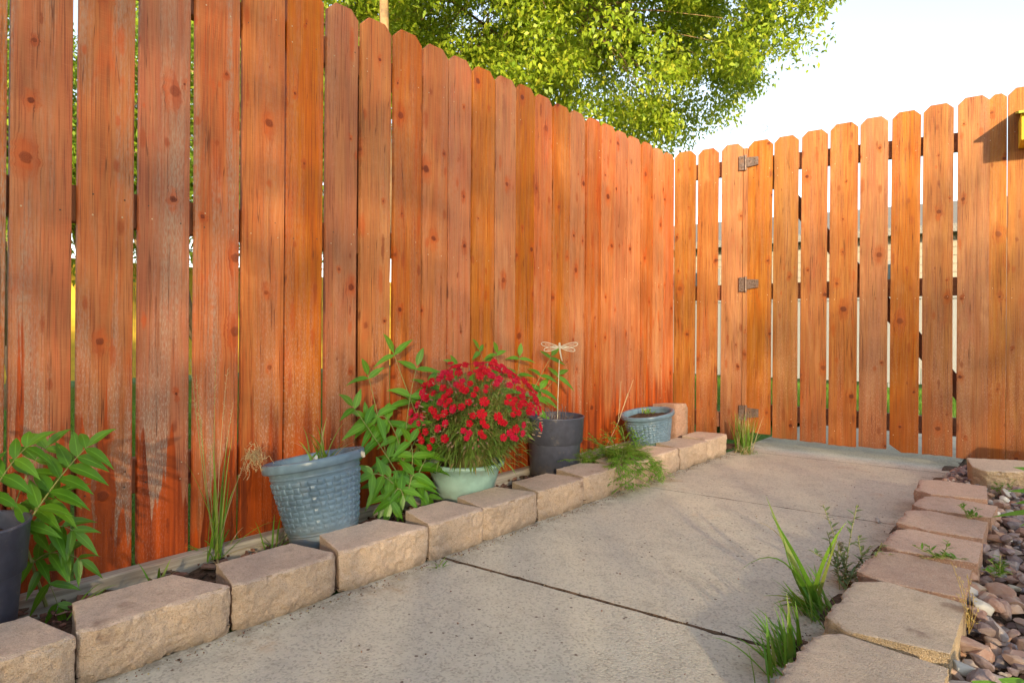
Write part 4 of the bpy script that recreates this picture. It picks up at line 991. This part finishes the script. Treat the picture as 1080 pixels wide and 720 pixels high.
# ------------------------------------------------------------------ birdhouse, wire cage
bx0 = onG(1074, 130)[0]
bh = thing('birdhouse', 'yellow birdhouse fixed to the pickets at the right edge, casting a shadow on the gate', 'birdhouse', G0 + gd*bx0 + gn*.004 + Vector((0,0,1.53)), GA)
b = M(); b.box(0, .16, -.17, -.001, .0, .125); o = b.build('box', B_YELLOW, bh); bevel(o, .002)
b = M(); V = [(-.012,-.20,.112),(.172,-.20,.112),(.172,.0,.166),(-.012,.0,.166)]; b.add(V + [(a[0],a[1],a[2]+.012) for a in V], [(3,2,1,0),(4,5,6,7),(0,1,5,4),(1,2,6,5),(2,3,7,6),(3,0,4,7)]); o = b.build('roof', B_GREEN, bh); bevel(o, .0015)
b = M(); b.tube([(.08,-.171,.07),(.08,-.169,.07)], .018, 20); b.build('entrance_hole', GLASS, bh)
b = M(); b.tube([(.08,-.171,.035),(.08,-.20,.035)], .004, 10); b.build('perch', W_RAIL, bh)
cg = at(790, 137, G0 - gn*1.0, gn)
tc = thing('plant_cage', 'thin round wire plant cage rising behind the gate hinge', 'plant cage', (cg.x, cg.y, 0))
b = M(); rr_ = .13*1.0
for z_ in (cg.z+.0, cg.z-.32, cg.z-.7): b.tube([(rr_*math.cos(a), rr_*math.sin(a), z_) for a in [2*math.pi*k/40 for k in range(41)]], .0018, 5, 0, False)
for k in range(4): a = k*math.pi/2+.5; b.tube([(.06*math.cos(a), .06*math.sin(a), -.02), (rr_*math.cos(a), rr_*math.sin(a), cg.z-.7), (rr_*math.cos(a), rr_*math.sin(a), cg.z+.06)], .0018, 5)
b.build('wires', METAL_WIRE, tc)

# ------------------------------------------------------------------ beyond the fences
def slab_fence(name, label, p0, p1, h, mat, bw=.15, post=2.0, cat='fence'):
    p0, p1 = Vector(p0), Vector(p1); d = p1-p0; L = d.length; a = math.atan2(d.y, d.x); t = thing(name, label, cat, p0, a)
    b = M(); k = 0
    while k*bw < L: b.box(k*bw, k*bw+bw-.006, 0, .02, .04, h-.05); k += 1
    b.build('board_panel', mat, t)
    b = M(); b.box(0, L, -.03, .05, h-.048, h); b.build('top_rail', mat, t)
    for k in range(int(L/post)+1): b = M(); b.box(k*post-.05, k*post+.05, .022, .12, -.1, h+.03); b.build('post', mat, t)
    return t
slab_fence('vinyl_fence', 'low white vinyl fence across the lawn beyond the gate', (-7.5, 8.3, 0), (4, 9.6, 0), 1.12, WHITE)
slab_fence('board_fence', 'sunlit yellow board fence of the neighbour seen through the left gaps', (-8.6, -3, 0), (-8.6, 9, 0), 1.45, YELLOWW)
hs = thing('neighbour_house', 'cream sided house with grey shingle roof beyond the gate', 'house', (-7.8, 13.0, 0), R(6))
b = M()
for k in range(17): z0 = .1+k*.15; b.add([(0,-.0,z0),(7.6,-.0,z0),(7.6,.02,z0+.15),(0,.02,z0+.15),(0,.02,z0),(7.6,.02,z0)], [(0,1,2,3),(0,4,5,1)])
b.box(.0, 7.6, .021, 4, 0, 2.65); b.build('wall', SIDING, hs)
b = M(); b.add([(-.3,-.35,2.55),(7.9,-.35,2.55),(7.9,2,3.35),(-.3,2,3.35),(7.9,4.3,2.55),(-.3,4.3,2.55)], [(0,1,2,3),(3,2,4,5),(1,4,2),(0,3,5)]); b.box(-.3, 7.9, -.38, -.355, 2.42, 2.56); b.build('roof', ROOFM, hs)
for x_ in (1.2, 4.6):
    b = M(); b.box(x_, x_+1.1, -.04, .0, 1.0, 2.0); o = b.build('window', WHITE, hs); b = M(); b.box(x_+.07, x_+1.03, -.045, -.041, 1.07, 1.93); b.build('pane', GLASS, o)

def leaves_np(centers, radii, per, L, W, rg, squash=.8, droop=.5):
    """many small diamond leaves gathered in clumps; returns vertex and face arrays"""
    C = np.repeat(centers, per, 0); Rr = np.repeat(radii, per); N = len(C)
    d = rg.normal(size=(N,3)); d /= np.linalg.norm(d, axis=1)[:,None]; r_ = rg.random(N)**.45
    P = C + d*(r_*Rr)[:,None]*np.array([1,1,squash])
    dr_ = rg.normal(size=(N,3)); dr_[:,2] -= droop; dr_ /= np.linalg.norm(dr_, axis=1)[:,None]
    up = rg.normal(size=(N,3))*.8 + np.array([0,0,1.]); sd_ = np.cross(dr_, up); sd_ /= np.linalg.norm(sd_, axis=1)[:,None]; nn = np.cross(sd_, dr_)
    l_ = (L*rg.uniform(.6,1.25,N))[:,None]; w_ = (W*rg.uniform(.7,1.2,N))[:,None]
    a = P; m1 = P + dr_*l_*.45 - sd_*w_*.5 + nn*w_*.12; m2 = P + dr_*l_*.45 + sd_*w_*.5 + nn*w_*.12; t = P + dr_*l_ - np.array([0,0,1.])*l_*.15
    V = np.stack([a, m1, t, m2], 1).reshape(-1, 3); return V
def np_mesh(name, V, mat, parent, loc):
    n = len(V)//4; me = bpy.data.meshes.new(name); me.vertices.add(len(V)); me.vertices.foreach_set('co', (V-np.array(loc)).ravel())
    me.loops.add(len(V)); me.loops.foreach_set('vertex_index', np.arange(len(V))); me.polygons.add(n)
    me.polygons.foreach_set('loop_start', np.arange(n)*4); me.polygons.foreach_set('loop_total', np.full(n, 4)); me.update(calc_edges=True)
    me.materials.append(mat); o = bpy.data.objects.new(name, me); COL.objects.link(o); o.parent = parent; return o
def tree(label, base, h0, cen, rad, nclump, per, L, W, mat, seed, trunk_r=.16, clump=.42, limbs=26, cat='tree', name='tree', group=None, lean=(0,0)):
    rg = np.random.default_rng(seed); rnd = random.Random(seed)
    t = thing(name, label, cat, base, 0, group); base = Vector(base)
    C = []
    while len(C) < nclump:
        d = rg.normal(size=3); d /= np.linalg.norm(d); r_ = rg.random()**.38
        p = np.array(cen) + d*r_*np.array(rad)
        nz_ = noise.noise(Vector(p*.55)+Vector((seed,0,0)))
        if nz_ < -.36: continue
        C.append(p)
    C = np.array(C); Rr = rg.uniform(.55, 1.15, nclump)*clump
    V = leaves_np(C, Rr, per, L, W, rg); np_mesh('crown', V, mat, t, base)
    fork = base + Vector((lean[0], lean[1], h0)); b = M(); pts = [base+Vector((0,0,-.1)), base.lerp(fork,.5)+Vector((.05,.03,0)), fork]; b.tube(pts, [trunk_r*1.15, trunk_r, trunk_r*.85], 10); b.build('trunk', BARK, t, True)
    for q in t.children: 
        if q.name.startswith('trunk'): q.location = -base
    b = M(); main = [Vector(cen)+Vector((rnd.uniform(-.55,.55)*rad[0], rnd.uniform(-.55,.55)*rad[1], rnd.uniform(-.4,.5)*rad[2])) for _ in range(7)]
    for m_ in main:
        k1 = fork.lerp(m_,.4)+Vector((rnd.uniform(-.2,.2), rnd.uniform(-.2,.2), .25)); b.tube([fork, k1, m_], [trunk_r*.6, trunk_r*.4, trunk_r*.2], 7)
    for k in range(min(limbs*6, nclump)):
        c = Vector(C[k]); m_ = min(main, key=lambda q: (q-c).length); s0 = fork.lerp(m_, rnd.uniform(.6,1)); b.tube([s0, s0.lerp(c,.5)+Vector((0,0,rnd.uniform(0,.2))), c], [trunk_r*.16, trunk_r*.09, trunk_r*.03], 5)
    o = b.build('branches', BARK, t, True); o.location = -base
    return t
def far(px, py, depth):
    d = ray(px, py); return CAM + d*(depth/d.dot(CAMF))
c = far(603, -34, 7.6); tb_ = far(402, 300, 6.2)
tree('large leafy yellow green tree rising behind the long red fence', (tb_.x, tb_.y, 0), 4.2, (c.x, c.y, c.z+.15), (3.0, 3.0, 2.5), 700, 270, .070, .036, L_TREE, 3, .05, .36, 40)
c = far(330, 40, 8.5)
tree('second leafy tree behind the red fence, left of the large one', (c.x-.5, c.y, 0), 2.2, (c.x, c.y, 4.6), (2.4, 2.4, 2.0), 220, 170, .09, .034, L_TREE, 4, .15, .48, 25)
for i, (px, dp_, sz, lab) in enumerate([(10, 5.2, 1.0, 'dense green shrub seen through the leftmost fence gaps'), (110, 6.3, 1.2, 'green shrub seen through the gap right of the second big picket'), (210, 6.0, 1.1, 'green shrub behind the fence glimpsed left of the blue pot'), (300, 7.4, 1.1, 'shrub glimpsed through the narrow gaps above the blue pot')]):
    c = far(px, 200, dp_)
    tree(lab, (c.x, c.y, 0), .5, (c.x, c.y, 2.35), (sz, sz, 1.25), 90, 150, .07, .032, L_BUSH, 10+i, .05, .34, 12, 'shrub', 'shrub')
# lawn blades that show through the gaps
rg = np.random.default_rng(9)
def lawn_blades(x0, x1, y0, y1, n):
    P = np.stack([rg.uniform(x0,x1,n), rg.uniform(y0,y1,n), np.full(n,-.02)], 1); d = rg.normal(size=(n,3))*.35; d[:,2] = 1; L_ = rg.uniform(.04,.09,n)[:,None]; s_ = rg.normal(size=(n,3)); s_[:,2] = 0; s_ /= np.linalg.norm(s_,axis=1)[:,None]
    return np.stack([P-s_*.003, P+d*L_*.6-s_*.003, P+d*L_, P+s_*.003], 1).reshape(-1,3)
V = np.concatenate([lawn_blades(-5.5, .5, 5.4, 8.4, 22000), lawn_blades(-6, -2.0, -.5, 4.5, 22000)])
o = np_mesh('grass', V, L_LAWN, None, (0,0,0)); tag(o, 'green lawn grass beyond the gate and behind the red fence', 'grass', kind='stuff')

# ------------------------------------------------------------------ behind the viewer: unseen house and leaf screen added to filter the sun
hz = Vector((sd.x, sd.y, 0)).normalized(); pz = Vector((-hz.y, hz.x, 0))       # towards the sun, and across it
SMID = pz
def scr(s, t, z): return hz*t + pz*s + Vector((0,0,z))
ang = math.atan2(pz.y, pz.x)
hh = thing('sun_block_house', 'unseen house added behind the viewer to block low sun', 'house', scr(-3.4, 6.0, 0), ang)  # added out of view as a sun block
b = M(); b.box(-9, 0, -6, 0, -.1, 3.4); b.build('wall', SIDING, hh)
b = M(); b.add([(-9.3,-6.3,3.4),(0.45,-6.3,3.4),(0.45,.35,3.4),(-9.3,.35,3.4),(-9.3,-3,4.5),(0.45,-3,4.5)], [(3,2,1,0),(2,3,4,5),(0,1,5,4),(1,2,5),(3,0,4)]); b.build('roof', ROOFM, hh)
rg = np.random.default_rng(77); C = []; Rr = []
for k in range(430):                                       # left part, as tall as the fence it shades
    p = scr(rg.uniform(-3.3, .66), rg.uniform(3.6, 4.9), rg.uniform(.1, 3.8)); C.append(tuple(p)); Rr.append(.95)
while len(C) < 660:                                        # right part thins out towards its top
    s_ = rg.uniform(.5, 3.7); z_ = rg.uniform(.1, 3.6)
    if rg.random() > (1. if z_ < 1.7 else max(0, 1-(z_-1.7)/1.7)**1.3)*(.3 if s_ < 1.25 else 1.): continue
    C.append(tuple(scr(s_, rg.uniform(3.6, 4.9), z_))); Rr.append(.60)
hb = scr(2.0, 4.2, 0); hg = thing('sun_screen', 'unseen leafy screen added behind the viewer to filter the low sun', 'sun_screen', hb)  # added leaf mass out of view; its density sets how much sun passes
np_mesh('foliage', leaves_np(np.array(C), np.array(Rr), 75, .075, .045, rg), L_BUSH, hg, hb)
b = M()
for k in range(26):
    p = scr(-3.1+k*.27, 4.2, 0)-hb; b.tube([p, p+Vector((.05,.03,1.)), p+Vector((-.03,.05,2.2))], [.025,.02,.008], 6)
b.build('stems', BARK, hg)
